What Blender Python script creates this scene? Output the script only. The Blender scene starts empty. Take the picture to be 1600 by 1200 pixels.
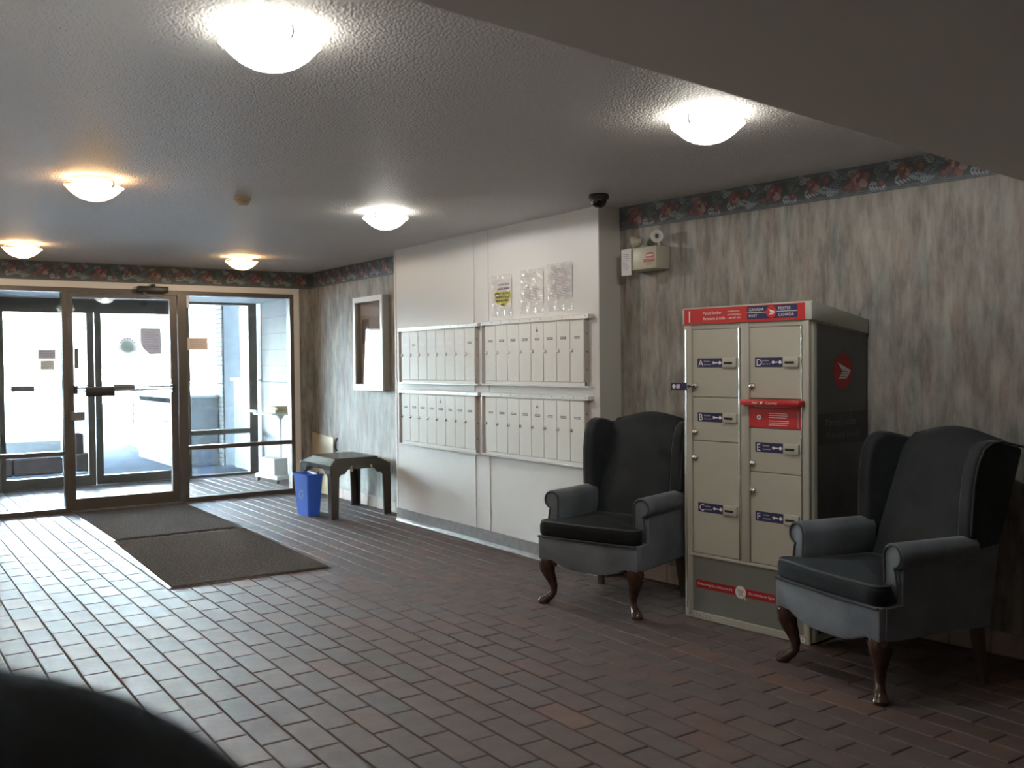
import bpy, bmesh, math, random
from mathutils import Vector, Matrix
import numpy as np

C = bpy.context.scene.collection
SC = bpy.context.scene
random.seed(7)
PI = math.pi

# ------------------------------------------------------------------ camera
H = 1.42
FPX = 1499.72
YAW, PIT, ROL = (math.radians(a) for a in (34.3413, -1.3119, -0.6009))
_f = Vector((math.sin(YAW)*math.cos(PIT), math.cos(YAW)*math.cos(PIT), math.sin(PIT)))
_r = Vector((math.cos(YAW), -math.sin(YAW), 0.0))
_u = _r.cross(_f)
CR = math.cos(ROL)*_r + math.sin(ROL)*_u
CU = -math.sin(ROL)*_r + math.cos(ROL)*_u
cam_d = bpy.data.cameras.new('camera')
cam = bpy.data.objects.new('camera', cam_d)
C.objects.link(cam)
cam_d.sensor_fit = 'HORIZONTAL'
cam_d.sensor_width = 36.0
cam_d.lens = FPX/1600*36.0
cam_d.clip_start = 0.02
cam_d.clip_end = 300
cam_d.dof.use_dof = True
cam_d.dof.focus_distance = 6.0
cam_d.dof.aperture_fstop = 2.8
cam.matrix_world = Matrix(((CR.x, CU.x, -_f.x, 0), (CR.y, CU.y, -_f.y, 0), (CR.z, CU.z, -_f.z, H), (0, 0, 0, 1)))
SC.camera = cam

def project(x, y, z):
    d = Vector((x, y, z-H))
    k = d.dot(_f)
    if k < 0.05:
        return None
    return 800 + FPX*d.dot(CR)/k, 600 - FPX*d.dot(CU)/k

# ------------------------------------------------------------------ sky, exposure
SKY = 50.0
SUN_ROT = 180.0
w = bpy.data.worlds.new('overcast_sky')
SC.world = w
w.use_nodes = True
bg = w.node_tree.nodes['Background']
sky = w.node_tree.nodes.new('ShaderNodeTexSky')
sky.sky_type = 'NISHITA'
sky.sun_disc = False                       # the sun stands behind the building
sky.sun_elevation = math.radians(14)
sky.sun_rotation = math.radians(SUN_ROT)
sky.air_density = 1.0
sky.dust_density = 5.0
sky.ozone_density = 1.0
hs_ = w.node_tree.nodes.new('ShaderNodeHueSaturation')
hs_.inputs['Saturation'].default_value = 0.2
w.node_tree.links.new(sky.outputs[0], hs_.inputs['Color'])
tint = w.node_tree.nodes.new('ShaderNodeMix'); tint.data_type = 'RGBA'; tint.blend_type = 'MULTIPLY'
tint.inputs[0].default_value = 1.0; tint.inputs[7].default_value = (0.88, 0.95, 1.06, 1)
w.node_tree.links.new(hs_.outputs[0], tint.inputs[6])
w.node_tree.links.new(tint.outputs[2], bg.inputs[0])
bg.inputs[1].default_value = SKY
SC.view_settings.view_transform = 'Standard'
SC.view_settings.look = 'None'
SC.view_settings.gamma = 1.0
SC.view_settings.use_curve_mapping = False
SC.view_settings.exposure = 0.62
COOL, WARM = 11.0, 9.0        # radiance of the lamp glass in front of the bulb
BULB = 47.0                 # watts of each bulb

# ------------------------------------------------------------------ materials
MATS = {}
def mat(name, col=(0.5, 0.5, 0.5), rough=0.5, metal=0.0, spec=0.5, **kw):
    if name in MATS:
        return MATS[name]
    m = bpy.data.materials.new(name)
    m.use_nodes = True
    b = m.node_tree.nodes['Principled BSDF']
    b.inputs['Base Color'].default_value = (*col, 1)
    b.inputs['Roughness'].default_value = rough
    b.inputs['Metallic'].default_value = metal
    b.inputs['Specular IOR Level'].default_value = spec
    for k, v in kw.items():
        b.inputs[k.replace('_', ' ')].default_value = v
    MATS[name] = m
    return m

class NT:
    def __init__(s, m):
        s.t = m.node_tree
        s.b = s.t.nodes['Principled BSDF']
    def n(s, typ, **kw):
        o = s.t.nodes.new(typ)
        for k, v in kw.items():
            if k.startswith('i_'):
                o.inputs[k[2:].replace('_', ' ')].default_value = v
            else:
                setattr(o, k, v)
        return o
    def l(s, a, b):
        s.t.links.new(a, b)
    def ramp(s, stops):
        o = s.t.nodes.new('ShaderNodeValToRGB')
        e = o.color_ramp.elements
        while len(e) < len(stops):
            e.new(0.5)
        for k, (p, c) in enumerate(stops):
            e[k].position = p
            e[k].color = (*c, 1) if len(c) == 3 else c
        return o
    def coord(s, scale=(1, 1, 1), loc=(0, 0, 0), out='Object'):
        tc = s.n('ShaderNodeTexCoord')
        mp = s.n('ShaderNodeMapping')
        mp.inputs['Scale'].default_value = scale
        mp.inputs['Location'].default_value = loc
        s.l(tc.outputs[out], mp.inputs[0])
        return mp.outputs[0]
    def noise(s, co, scale, detail=3, rough=0.5):
        o = s.n('ShaderNodeTexNoise')
        o.inputs['Scale'].default_value = scale
        o.inputs['Detail'].default_value = detail
        o.inputs['Roughness'].default_value = rough
        s.l(co, o.inputs['Vector'])
        return o.outputs['Fac']
    def bump(s, h, strength=0.3, dist=0.002):
        o = s.n('ShaderNodeBump')
        o.inputs['Strength'].default_value = strength
        o.inputs['Distance'].default_value = dist
        s.l(h, o.inputs['Height'])
        s.l(o.outputs[0], s.b.inputs['Normal'])
    def mix(s, f, a, b, blend='MIX'):
        o = s.n('ShaderNodeMix', data_type='RGBA', blend_type=blend)
        for k, v in ((0, f), (6, a), (7, b)):
            if hasattr(v, 'is_linked') or hasattr(v, 'links'):
                s.l(v, o.inputs[k])
            elif isinstance(v, tuple):
                o.inputs[k].default_value = (*v, 1)
            else:
                o.inputs[k].default_value = v
        return o.outputs[2]
    def col(s, o):
        s.l(o, s.b.inputs['Base Color'])

def bumpy(name, col, rough, scale, strength, dist, detail=3, spec=0.5, var=0.0, co_scale=(1, 1, 1), **kw):
    m = mat(name, col, rough, spec=spec, **kw)
    t = NT(m)
    co = t.coord(co_scale)
    h = t.noise(co, scale, detail)
    t.bump(h, strength, dist)
    if var:
        v = t.noise(co, scale*0.6, 4)
        lo = tuple(c*(1-var) for c in col)
        hi = tuple(min(1, c*(1+var)) for c in col)
        r = t.ramp([(0.3, lo), (0.7, hi)])
        t.l(v, r.inputs[0])
        t.col(r.outputs[0])
    return m

# stippled ceiling
M_CEIL = mat('ceiling_stipple', (0.72, 0.69, 0.665), 0.5, spec=0.4)
t = NT(M_CEIL)
co = t.coord()
vo = t.n('ShaderNodeTexVoronoi', feature='SMOOTH_F1')
vo.inputs['Scale'].default_value = 120
vo.inputs['Smoothness'].default_value = 0.4
t.l(co, vo.inputs['Vector'])
ns = t.noise(co, 95, 3)
ad = t.n('ShaderNodeMath', operation='MULTIPLY_ADD')
t.l(vo.outputs['Distance'], ad.inputs[0]); ad.inputs[1].default_value = -1.0
t.l(ns, ad.inputs[2])
t.bump(ad.outputs[0], 1.0, 0.0085)
M_SOFF = bumpy('soffit_paint', (0.90, 0.86, 0.80), 0.6, 160, 0.25, 0.003, spec=0.25)

# streaked wallpaper
M_WALLP = mat('streaked_wallpaper', (0.2, 0.18, 0.16), 0.55, spec=0.3)
t = NT(M_WALLP)
pa = t.noise(t.coord((1, 1, 0.30)), 9.0, 6, 0.66)
fi = t.noise(t.coord((1, 1, 0.17), (3, 1, 7)), 30, 4, 0.6)
pk = t.noise(t.coord((1, 1, 0.30), (9, 4, 2)), 9.0, 3)
sm = t.n('ShaderNodeMath', operation='MULTIPLY_ADD')
t.l(fi, sm.inputs[0]); sm.inputs[1].default_value = 0.38
sm2 = t.n('ShaderNodeMath', operation='MULTIPLY'); t.l(pa, sm2.inputs[0]); sm2.inputs[1].default_value = 0.68
t.l(sm2.outputs[0], sm.inputs[2])
rp = t.ramp([(0.36, (0.150, 0.138, 0.122)), (0.46, (0.215, 0.197, 0.175)), (0.55, (0.30, 0.277, 0.247)), (0.66, (0.39, 0.362, 0.325))])
t.l(sm.outputs[0], rp.inputs[0])
pr = t.ramp([(0.36, (0.86, 0.94, 0.965)), (0.46, (1, 1, 1)), (0.54, (1, 1, 1)), (0.66, (1.0, 0.915, 0.875))])
t.l(pk, pr.inputs[0])
t.col(t.mix(1.0, rp.outputs[0], pr.outputs[0], 'MULTIPLY'))
t.bump(fi, 0.2, 0.0015)

M_BORD = mat('border_paper', (0.088, 0.098, 0.105), 0.5, spec=0.3)
M_BLINE = mat('border_line', (0.15, 0.165, 0.18), 0.5, spec=0.3)
M_FLOW = mat('flower_red', (0.24, 0.125, 0.115), 0.5, spec=0.3)
M_FLOW2 = mat('flower_pink', (0.34, 0.235, 0.215), 0.5, spec=0.3)
M_FLOWD = mat('flower_dark', (0.155, 0.09, 0.088), 0.5, spec=0.3)
M_LEAF = mat('leaf_blue', (0.29, 0.34, 0.365), 0.5, spec=0.3)
M_LEAF2 = mat('leaf_teal', (0.145, 0.185, 0.195), 0.5, spec=0.3)
M_PANEL = bumpy('textured_white_panel', (0.72, 0.705, 0.68), 0.38, 170, 0.35, 0.003, spec=0.4)
M_RETURN = mat('grey_gloss_paint', (0.56, 0.54, 0.48), 0.45)
M_TRIM = mat('trim_paint', (0.80, 0.76, 0.71), 0.45)
M_PLAIN = mat('bounce_wall_paint', (0.84, 0.80, 0.76), 0.6)  # unseen walls kept very pale so they bounce light into the room
M_COVE = bumpy('grey_cove_base', (0.27, 0.265, 0.275), 0.35, 30, 0.1, 0.002, var=0.15)
M_GROUT = mat('dark_grout', (0.045, 0.040, 0.038), 0.85)

# quarry tiles: each with its own tone
M_TILE = mat('quarry_tile', (0.15, 0.085, 0.065), 0.33, spec=0.65)
t = NT(M_TILE)
oi = t.n('ShaderNodeObjectInfo')
ge = t.n('ShaderNodeNewGeometry')
a1 = t.n('ShaderNodeMath', operation='ADD')
t.l(oi.outputs['Random'], a1.inputs[0]); t.l(ge.outputs['Random Per Island'], a1.inputs[1])
fr = t.n('ShaderNodeMath', operation='FRACT'); t.l(a1.outputs[0], fr.inputs[0])
rp = t.ramp([(0.0, (0.088, 0.064, 0.059)), (0.25, (0.105, 0.068, 0.058)), (0.5, (0.090, 0.070, 0.065)), (0.75, (0.122, 0.069, 0.054)), (0.93, (0.100, 0.074, 0.065)), (1.0, (0.150, 0.080, 0.055))])
t.l(fr.outputs[0], rp.inputs[0])
cw = t.coord()
nn = t.noise(cw, 9, 4)
nr = t.ramp([(0.3, (0.82, 0.82, 0.84)), (0.7, (1.12, 1.1, 1.08))])
t.l(nn, nr.inputs[0])
t.col(t.mix(1.0, rp.outputs[0], nr.outputs[0], 'MULTIPLY'))
rr = t.ramp([(0.3, (0.57, 0.57, 0.57)), (0.7, (0.69, 0.69, 0.69))])
t.l(t.noise(cw, 22, 4), rr.inputs[0]); t.l(rr.outputs[0], t.b.inputs['Roughness'])
t.bump(t.noise(cw, 60, 4), 0.12, 0.001)

M_BTILE = bumpy('skirting_tile', (0.42, 0.33, 0.29), 0.35, 20, 0.1, 0.001, var=0.1)
M_BRONZE = mat('bronze_aluminium', (0.13, 0.112, 0.092), 0.42, metal=0.2)
M_DKMET = mat('dark_hardware', (0.04, 0.038, 0.036), 0.4, metal=0.3)
M_GREYMET = mat('grey_hardware', (0.24, 0.22, 0.21), 0.4, metal=0.2)
M_CHROME = mat('chrome', (0.75, 0.74, 0.71), 0.18, metal=1.0)
M_ALU = mat('bright_aluminium', (0.80, 0.79, 0.76), 0.28, metal=0.55)
M_BRASS = mat('aged_brass', (0.38, 0.32, 0.2), 0.35, metal=0.8)

def glass(name, tint=(0.93, 0.96, 0.95), rough=0.0, dirt=0.0, base=0.04):
    m = bpy.data.materials.new(name)
    m.use_nodes = True
    nt = m.node_tree
    nt.nodes.clear()
    o = nt.nodes.new('ShaderNodeOutputMaterial')
    tr = nt.nodes.new('ShaderNodeBsdfTransparent'); tr.inputs[0].default_value = (*tint, 1)
    gl = nt.nodes.new('ShaderNodeBsdfGlossy'); gl.inputs['Roughness'].default_value = rough
    lw_ = nt.nodes.new('ShaderNodeLayerWeight'); lw_.inputs[0].default_value = 0.5
    pw = nt.nodes.new('ShaderNodeMath'); pw.operation = 'POWER'; pw.inputs[1].default_value = 5.0
    fz = nt.nodes.new('ShaderNodeMath'); fz.operation = 'MULTIPLY_ADD'; fz.inputs[1].default_value = 0.96; fz.inputs[2].default_value = base
    nt.links.new(lw_.outputs['Facing'], pw.inputs[0]); nt.links.new(pw.outputs[0], fz.inputs[0])
    mx = nt.nodes.new('ShaderNodeMixShader')
    nt.links.new(fz.outputs[0], mx.inputs[0])
    nt.links.new(tr.outputs[0], mx.inputs[1]); nt.links.new(gl.outputs[0], mx.inputs[2])
    last = mx.outputs[0]
    if dirt:
        df = nt.nodes.new('ShaderNodeBsdfDiffuse'); df.inputs[0].default_value = (0.75, 0.75, 0.75, 1)
        m2 = nt.nodes.new('ShaderNodeMixShader'); m2.inputs[0].default_value = dirt
        nt.links.new(last, m2.inputs[1]); nt.links.new(df.outputs[0], m2.inputs[2]); last = m2.outputs[0]
    nt.links.new(last, o.inputs[0])
    return m
M_GLASS = glass('window_glass')
M_FILM = glass('clear_film', (0.985, 0.985, 0.985), 0.10, 0.03, 0.11)

M_PILE = bumpy('mat_pile', (0.118, 0.106, 0.098), 1.0, 130, 1.0, 0.008, spec=0.0, var=0.5)
M_RUBBER = mat('black_rubber', (0.03, 0.03, 0.032), 0.35)
# velvet
def velvet(name, col, sheen, var=0.25):
    m = mat(name, col, 0.75, spec=0.2)
    b = m.node_tree.nodes['Principled BSDF']
    b.inputs['Sheen Weight'].default_value = sheen
    b.inputs['Sheen Roughness'].default_value = 0.35
    b.inputs['Sheen Tint'].default_value = (0.75, 0.85, 0.95, 1)
    t = NT(m)
    co = t.coord()
    v = t.noise(co, 5, 4, 0.6)
    r = t.ramp([(0.3, tuple(c*(1-var) for c in col)), (0.72, tuple(c*(1+var) for c in col))])
    t.l(v, r.inputs[0]); t.col(r.outputs[0])
    t.bump(t.noise(co, 320, 2), 0.15, 0.001)
    return m
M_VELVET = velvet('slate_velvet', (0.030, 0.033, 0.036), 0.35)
M_VELVL = velvet('pale_slate_velvet', (0.15, 0.162, 0.18), 0.5)  # lighter velvet colour for seat rail, arms and outer panels
M_CUSH = velvet('dark_velvet', (0.009, 0.010, 0.011), 0.12, 0.35)  # darker velvet colour for the seat cushion
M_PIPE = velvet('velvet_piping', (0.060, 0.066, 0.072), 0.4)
M_WOOD = bumpy('dark_mahogany', (0.055, 0.026, 0.017), 0.22, 40, 0.05, 0.001, var=0.3)
M_WOODP = mat('dull_brown_wood', (0.075, 0.05, 0.033), 0.5)

M_LOCK = mat('locker_beige', (0.44, 0.42, 0.345), 0.42)
M_LOCKF = mat('locker_frame', (0.41, 0.39, 0.325), 0.4)
M_HOOD = mat('locker_hood', (0.46, 0.46, 0.40), 0.45)
M_WRAP = bumpy('locker_dark_wrap', (0.105, 0.11, 0.105), 0.4, 2.2, 0.0, 0.001, var=0.25)
M_WRAPD = mat('locker_dark_band', (0.045, 0.047, 0.048), 0.4)
M_LOWP = mat('locker_grey_panel', (0.19, 0.19, 0.17), 0.22)
M_RED = mat('signal_red', (0.50, 0.018, 0.018), 0.38)
M_REDD = mat('deep_red', (0.36, 0.010, 0.010), 0.4)
M_NAVY = mat('navy_print', (0.022, 0.020, 0.085), 0.4)
M_WHITE = mat('white_print', (0.80, 0.78, 0.76), 0.5)
M_GREYT = mat('grey_print', (0.20, 0.20, 0.20), 0.5)
M_BLACK = mat('black_slot', (0.008, 0.008, 0.008), 0.6)
M_MBODY = mat('mailbox_enamel', (0.74, 0.72, 0.665), 0.36)
M_MSIDE = mat('mailbox_side', (0.50, 0.45, 0.41), 0.5)
M_LABEL = mat('label_grey', (0.14, 0.133, 0.128), 0.5)
M_LABELW = mat('label_white', (0.82, 0.82, 0.80), 0.3)
M_PAPER = mat('paper_white', (0.76, 0.74, 0.725), 0.6)
M_PAPERT = mat('paper_tan', (0.60, 0.47, 0.38), 0.7)
M_PAPERG = mat('paper_grey', (0.66, 0.63, 0.63), 0.7)
M_INK = mat('print_ink', (0.13, 0.12, 0.13), 0.7)
M_INKP = mat('print_ink_faint', (0.42, 0.36, 0.40), 0.7)
M_YELLOW = mat('yellow_highlight', (0.62, 0.58, 0.035), 0.6)
M_LACQ = mat('pewter_lacquer', (0.15, 0.138, 0.118), 0.2, metal=0.55)
M_BIN = mat('blue_bin_plastic', (0.06, 0.19, 0.88), 0.35)
M_BINL = mat('bin_emblem', (0.30, 0.42, 0.75), 0.4)
M_CASEF = mat('white_metal_frame', (0.66, 0.66, 0.65), 0.3)
M_CASES = mat('case_side', (0.42, 0.41, 0.36), 0.4)
M_CORK = mat('case_backboard', (0.40, 0.27, 0.23), 0.7)
M_BEIGE = mat('beige_plastic', (0.55, 0.46, 0.30), 0.45)
M_EMB = mat('cream_enamel', (0.50, 0.47, 0.36), 0.4)
M_LENS = mat('lamp_lens', (0.42, 0.42, 0.37), 0.2)
M_DOMEB = mat('black_dome', (0.012, 0.012, 0.012), 0.08)
M_STUCCO = bumpy('white_stucco', (0.46, 0.48, 0.50), 0.8, 55, 0.4, 0.004, spec=0.1)
M_CONCSH = bumpy('concrete_shade_grey', (0.17, 0.185, 0.20), 0.8, 14, 0.3, 0.01, var=0.15)  # its grey also paints the shade on planter and pier ends
M_BLOCK = bumpy('white_block', (0.48, 0.475, 0.46), 0.7, 60, 0.2, 0.003, spec=0.1)
M_BRICK = bumpy('white_painted_brick', (0.26, 0.265, 0.265), 0.9, 40, 0.3, 0.004, spec=0.0, var=0.1)
M_MORTAR = mat('grey_mortar', (0.012, 0.013, 0.014), 1.0, spec=0.0)
M_SNOW = bumpy('snow', (0.34, 0.37, 0.40), 0.9, 6, 0.4, 0.05, spec=0.0)
M_PATH = bumpy('concrete_path', (0.050, 0.058, 0.070), 0.95, 8, 0.2, 0.01, spec=0.0, var=0.15)
M_SLEEP = bumpy('brown_block', (0.040, 0.030, 0.028), 0.95, 14, 0.4, 0.02, spec=0.0, var=0.3)
M_PINK = mat('pinkish_concrete', (0.11, 0.08, 0.082), 0.95, spec=0.0)
M_SOFW = mat('white_soffit', (0.75, 0.77, 0.80), 0.6)
M_CARB = mat('silver_blue_car_paint', (0.24, 0.30, 0.38), 0.3)
M_CARG = mat('car_glass', (0.03, 0.04, 0.05), 0.1)
M_WPLAS = mat('white_enamel', (0.82, 0.83, 0.83), 0.35)
M_PHONEB = mat('tan_book_paper', (0.50, 0.42, 0.27), 0.7)
M_BLKLEA = mat('black_leather', (0.006, 0.006, 0.006), 0.95, spec=0.03)

def thin_paper(name, col):
    m = bpy.data.materials.new(name); m.use_nodes = True
    nt = m.node_tree; nt.nodes.clear()
    o = nt.nodes.new('ShaderNodeOutputMaterial'); d = nt.nodes.new('ShaderNodeBsdfDiffuse'); t_ = nt.nodes.new('ShaderNodeBsdfTranslucent'); mx = nt.nodes.new('ShaderNodeMixShader')
    d.inputs[0].default_value = (*col, 1); t_.inputs[0].default_value = (*(min(1, c*1.8) for c in col), 1); mx.inputs[0].default_value = 0.5
    nt.links.new(d.outputs[0], mx.inputs[1]); nt.links.new(t_.outputs[0], mx.inputs[2]); nt.links.new(mx.outputs[0], o.inputs[0])
    return m
M_THING = thin_paper('thin_grey_paper', (0.50, 0.46, 0.47)); M_THINC = thin_paper('thin_cream_paper', (0.56, 0.52, 0.46)); M_THINT = thin_paper('thin_tan_paper', (0.55, 0.42, 0.33))
def emit(name, col, st):
    m = mat(name, col, 0.3)
    b = m.node_tree.nodes['Principled BSDF']
    b.inputs['Emission Color'].default_value = (*col, 1)
    b.inputs['Emission Strength'].default_value = st
    return m
def lamp_glass(name, col, st):
    """frosted bowl: brightest in front of the bulb, paler out to the rim"""
    m = emit(name, col, st)
    t = NT(m)
    tc = t.n('ShaderNodeTexCoord'); sp = t.n('ShaderNodeSeparateXYZ'); cx = t.n('ShaderNodeCombineXYZ'); ln = t.n('ShaderNodeVectorMath', operation='LENGTH')
    t.l(tc.outputs['Object'], sp.inputs[0]); t.l(sp.outputs[0], cx.inputs[0]); t.l(sp.outputs[1], cx.inputs[1]); t.l(cx.outputs[0], ln.inputs[0])
    mr = t.n('ShaderNodeMapRange', interpolation_type='SMOOTHSTEP')
    mr.inputs['From Min'].default_value = 0.05; mr.inputs['From Max'].default_value = 0.152
    mr.inputs['To Min'].default_value = st; mr.inputs['To Max'].default_value = 4.5
    t.l(ln.outputs['Value'], mr.inputs['Value']); t.l(mr.outputs[0], t.b.inputs['Emission Strength'])
    # thin frosted glass also lets part of the bulb's light straight through
    tr = t.n('ShaderNodeBsdfTransparent'); tr.inputs[0].default_value = (1, 1, 1, 1)
    mx = t.n('ShaderNodeMixShader'); mx.inputs[0].default_value = 0.28
    out = [q for q in m.node_tree.nodes if q.type == 'OUTPUT_MATERIAL'][0]
    t.l(t.b.outputs[0], mx.inputs[1]); t.l(tr.outputs[0], mx.inputs[2]); t.l(mx.outputs[0], out.inputs[0])
    return m
M_COOL = lamp_glass('lamp_glass_cool', (1.0, 0.98, 0.91), COOL)
M_WARM = lamp_glass('lamp_glass_warm', (1.0, 0.70, 0.40), WARM)

# ------------------------------------------------------------------ mesh builder
_txt = {}
class MB:
    def __init__(s):
        s.v = []; s.f = []; s.mi = []; s.sm = []; s.mats = []
    def m(s, mt):
        if mt not in s.mats:
            s.mats.append(mt)
        return s.mats.index(mt)
    def add(s, vs, fs, mt, M=None, smooth=False):
        o = len(s.v)
        for p in vs:
            p = Vector(p)
            s.v.append(tuple(M @ p) if M else tuple(p))
        k = s.m(mt)
        for f in fs:
            s.f.append(tuple(i+o for i in f)); s.mi.append(k); s.sm.append(smooth)
        return s
    def box(s, x0, x1, y0, y1, z0, z1, mt, M=None):
        vs = [(x, y, z) for z in (z0, z1) for y in (y0, y1) for x in (x0, x1)]
        fs = [(0, 2, 3, 1), (4, 5, 7, 6), (0, 1, 5, 4), (2, 6, 7, 3), (0, 4, 6, 2), (1, 3, 7, 5)]
        return s.add(vs, fs, mt, M)
    def rbox(s, x0, x1, y0, y1, z0, z1, mt, r=0.01, seg=2, M=None):
        bm = bmesh.new()
        bmesh.ops.create_cube(bm, size=1)
        for v in bm.verts:
            v.co = Vector(((x0+x1)/2 + v.co.x*(x1-x0), (y0+y1)/2 + v.co.y*(y1-y0), (z0+z1)/2 + v.co.z*(z1-z0)))
        bmesh.ops.bevel(bm, geom=bm.edges[:], offset=r, segments=seg, profile=0.5, affect='EDGES')
        return s.bm(bm, mt, M, True)
    def bm(s, bm, mt, M=None, smooth=False):
        bm.verts.index_update()
        vs = [v.co.copy() for v in bm.verts]
        fs = [[v.index for v in f.verts] for f in bm.faces]
        bm.free()
        return s.add(vs, fs, mt, M, smooth)
    def prism(s, poly, axis, a, b, mt, M=None, r=0.0, seg=2, smooth=False):
        """polygon in the two other axes, extruded from a to b along axis"""
        def P(p, t):
            return {'x': (t, p[0], p[1]), 'y': (p[0], t, p[1]), 'z': (p[0], p[1], t)}[axis]
        n = len(poly)
        vs = [P(p, a) for p in poly] + [P(p, b) for p in poly]
        fs = [tuple(range(n))[::-1], tuple(range(n, 2*n))] + [(i, (i+1) % n, n+(i+1) % n, n+i) for i in range(n)]
        bm = bmesh.new()
        bv = [bm.verts.new(p) for p in vs]
        for f in fs:
            bm.faces.new([bv[i] for i in f])
        bmesh.ops.recalc_face_normals(bm, faces=bm.faces[:])
        if r:
            bm.edges.ensure_lookup_table()
            ed = [e for e in bm.edges if e.calc_face_angle(0) > 0.6]
            bmesh.ops.bevel(bm, geom=ed, offset=r, segments=seg, profile=0.5, affect='EDGES', clamp_overlap=True)
            smooth = True
        return s.bm(bm, mt, M, smooth)
    def lathe(s, prof, mt, seg=24, M=None, smooth=True, wav=None):
        vs = []; fs = []
        n = len(prof)
        for k in range(seg):
            a = 2*PI*k/seg
            for i, (r, z) in enumerate(prof):
                q = 1.0
                dz = 0.0
                if wav and i >= wav[0]:
                    dz = wav[1]*math.cos(wav[2]*a)
                vs.append((r*q*math.cos(a), r*q*math.sin(a), z+dz))
        for k in range(seg):
            j = (k+1) % seg
            for i in range(n-1):
                fs.append((k*n+i, j*n+i, j*n+i+1, k*n+i+1))
        if prof[0][0] > 1e-5:
            fs.append(tuple(k*n for k in range(seg))[::-1])
        if prof[-1][0] > 1e-5 and not wav:
            fs.append(tuple(k*n+n-1 for k in range(seg)))
        return s.add(vs, fs, mt, M, smooth)
    def tube(s, pts, rad, mt, seg=8, M=None, closed=False, cap=True, flat=1.0):
        pts = [Vector(p) for p in pts]
        n = len(pts)
        rad = rad if isinstance(rad, (list, tuple)) else [rad]*n
        vs = []; fs = []
        up = None
        for i, p in enumerate(pts):
            if closed:
                tg = (pts[(i+1) % n] - pts[i-1]).normalized()
            else:
                tg = (pts[min(i+1, n-1)] - pts[max(i-1, 0)]).normalized()
            if up is None:
                up = Vector((0, 0, 1)) if abs(tg.z) < 0.9 else Vector((1, 0, 0))
            sd = tg.cross(up)
            if sd.length < 1e-5:
                sd = tg.orthogonal()
            sd.normalize()
            up = sd.cross(tg).normalized()
            for k in range(seg):
                a = 2*PI*k/seg
                vs.append(p + rad[i]*(math.cos(a)*sd + flat*math.sin(a)*up))
        m_ = n if closed else n-1
        for i in range(m_):
            j = (i+1) % n
            for k in range(seg):
                q = (k+1) % seg
                fs.append((i*seg+k, i*seg+q, j*seg+q, j*seg+k))
        if cap and not closed:
            fs.append(tuple(range(seg))[::-1]); fs.append(tuple((n-1)*seg+k for k in range(seg)))
        return s.add(vs, fs, mt, M, True)
    def disc(s, r, mt, M=None, seg=28):
        return s.add([(r*math.cos(2*PI*k/seg), r*math.sin(2*PI*k/seg), 0) for k in range(seg)], [tuple(range(seg))], mt, M)
    def poly(s, pts, mt, M=None):
        return s.add([(p[0], p[1], 0) for p in pts], [tuple(range(len(pts)))], mt, M)
    def text(s, st, size, mt, M=None, align='LEFT', sx=1.0):
        key = (st, align)
        if key not in _txt:
            cu = bpy.data.curves.new('lettering', 'FONT')
            cu.body = st; cu.align_x = align; cu.resolution_u = 2
            ob = bpy.data.objects.new('lettering', cu)
            C.objects.link(ob)
            dg = bpy.context.evaluated_depsgraph_get()
            me = ob.evaluated_get(dg).to_mesh()
            _txt[key] = ([v.co.copy() for v in me.vertices], [tuple(p.vertices) for p in me.polygons])
            ob.evaluated_get(dg).to_mesh_clear()
            bpy.data.objects.remove(ob); bpy.data.curves.remove(cu)
        vs, fs = _txt[key]
        return s.add([(p.x*size*sx, p.y*size, 0) for p in vs], fs, mt, M)
    def lines(s, x0, x1, y1, dy, n, mt, M=None, h=0.4, rag=0.3, rnd=None):
        """rows of broken dashes that read as illegible print"""
        R = rnd or random
        for k in range(n):
            y = y1 - k*dy
            x = x0
            e = x1 - R.random()*rag*(x1-x0)
            while x < e:
                l = (x1-x0)*R.uniform(0.05, 0.16)
                q = min(x+l, e)
                s.poly([(x, y-dy*h), (q, y-dy*h), (q, y), (x, y)], mt, M)
                x = q + (x1-x0)*0.025
        return s
    def build(s, name, parent=None, loc=None, rot=None, bevel=0.0):
        me = bpy.data.meshes.new(name)
        me.from_pydata(s.v, [], s.f)
        for mt in s.mats:
            me.materials.append(mt)
        me.polygons.foreach_set('material_index', s.mi)
        me.polygons.foreach_set('use_smooth', s.sm)
        me.update()
        bm = bmesh.new(); bm.from_mesh(me)
        bmesh.ops.recalc_face_normals(bm, faces=bm.faces[:])
        bm.to_mesh(me); bm.free()
        if any(s.sm):
            me.set_sharp_from_angle(angle=math.radians(42))
        o = bpy.data.objects.new(name, me)
        C.objects.link(o)
        if parent:
            o.parent = parent
        if loc:
            o.location = loc
        if rot:
            o.rotation_euler = rot
        return o

def tag(o, label=None, cat=None, group=None, kind=None):
    if label: o['label'] = label
    if cat: o['category'] = cat
    if group: o['group'] = group
    if kind: o['kind'] = kind
    return o
def thing(name, label, cat, loc=(0, 0, 0), rz=0.0, group=None, kind=None):
    o = bpy.data.objects.new(name, None)
    o.empty_display_size = 0.1
    C.objects.link(o)
    o.location = loc
    o.rotation_euler = (0, 0, rz)
    return tag(o, label, cat, group, kind)
def struct(name, mb, label=None):
    return tag(mb.build(name), label, None, None, 'structure')
def sroot(name, loc=(0, 0, 0), rz=0.0):
    o = thing(name, None, None, loc, rz)
    o['kind'] = 'structure'
    return o
def kids(o):
    return [c for c in bpy.data.objects if c.parent is o]
def copy_tree(o, parent=None):
    c = o.copy(); C.objects.link(c)
    if parent: c.parent = parent
    for ch in kids(o):
        copy_tree(ch, c)
    return c
def T(x, y, z): return Matrix.Translation((x, y, z))
def R(a, ax): return Matrix.Rotation(a, 4, ax)
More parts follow.
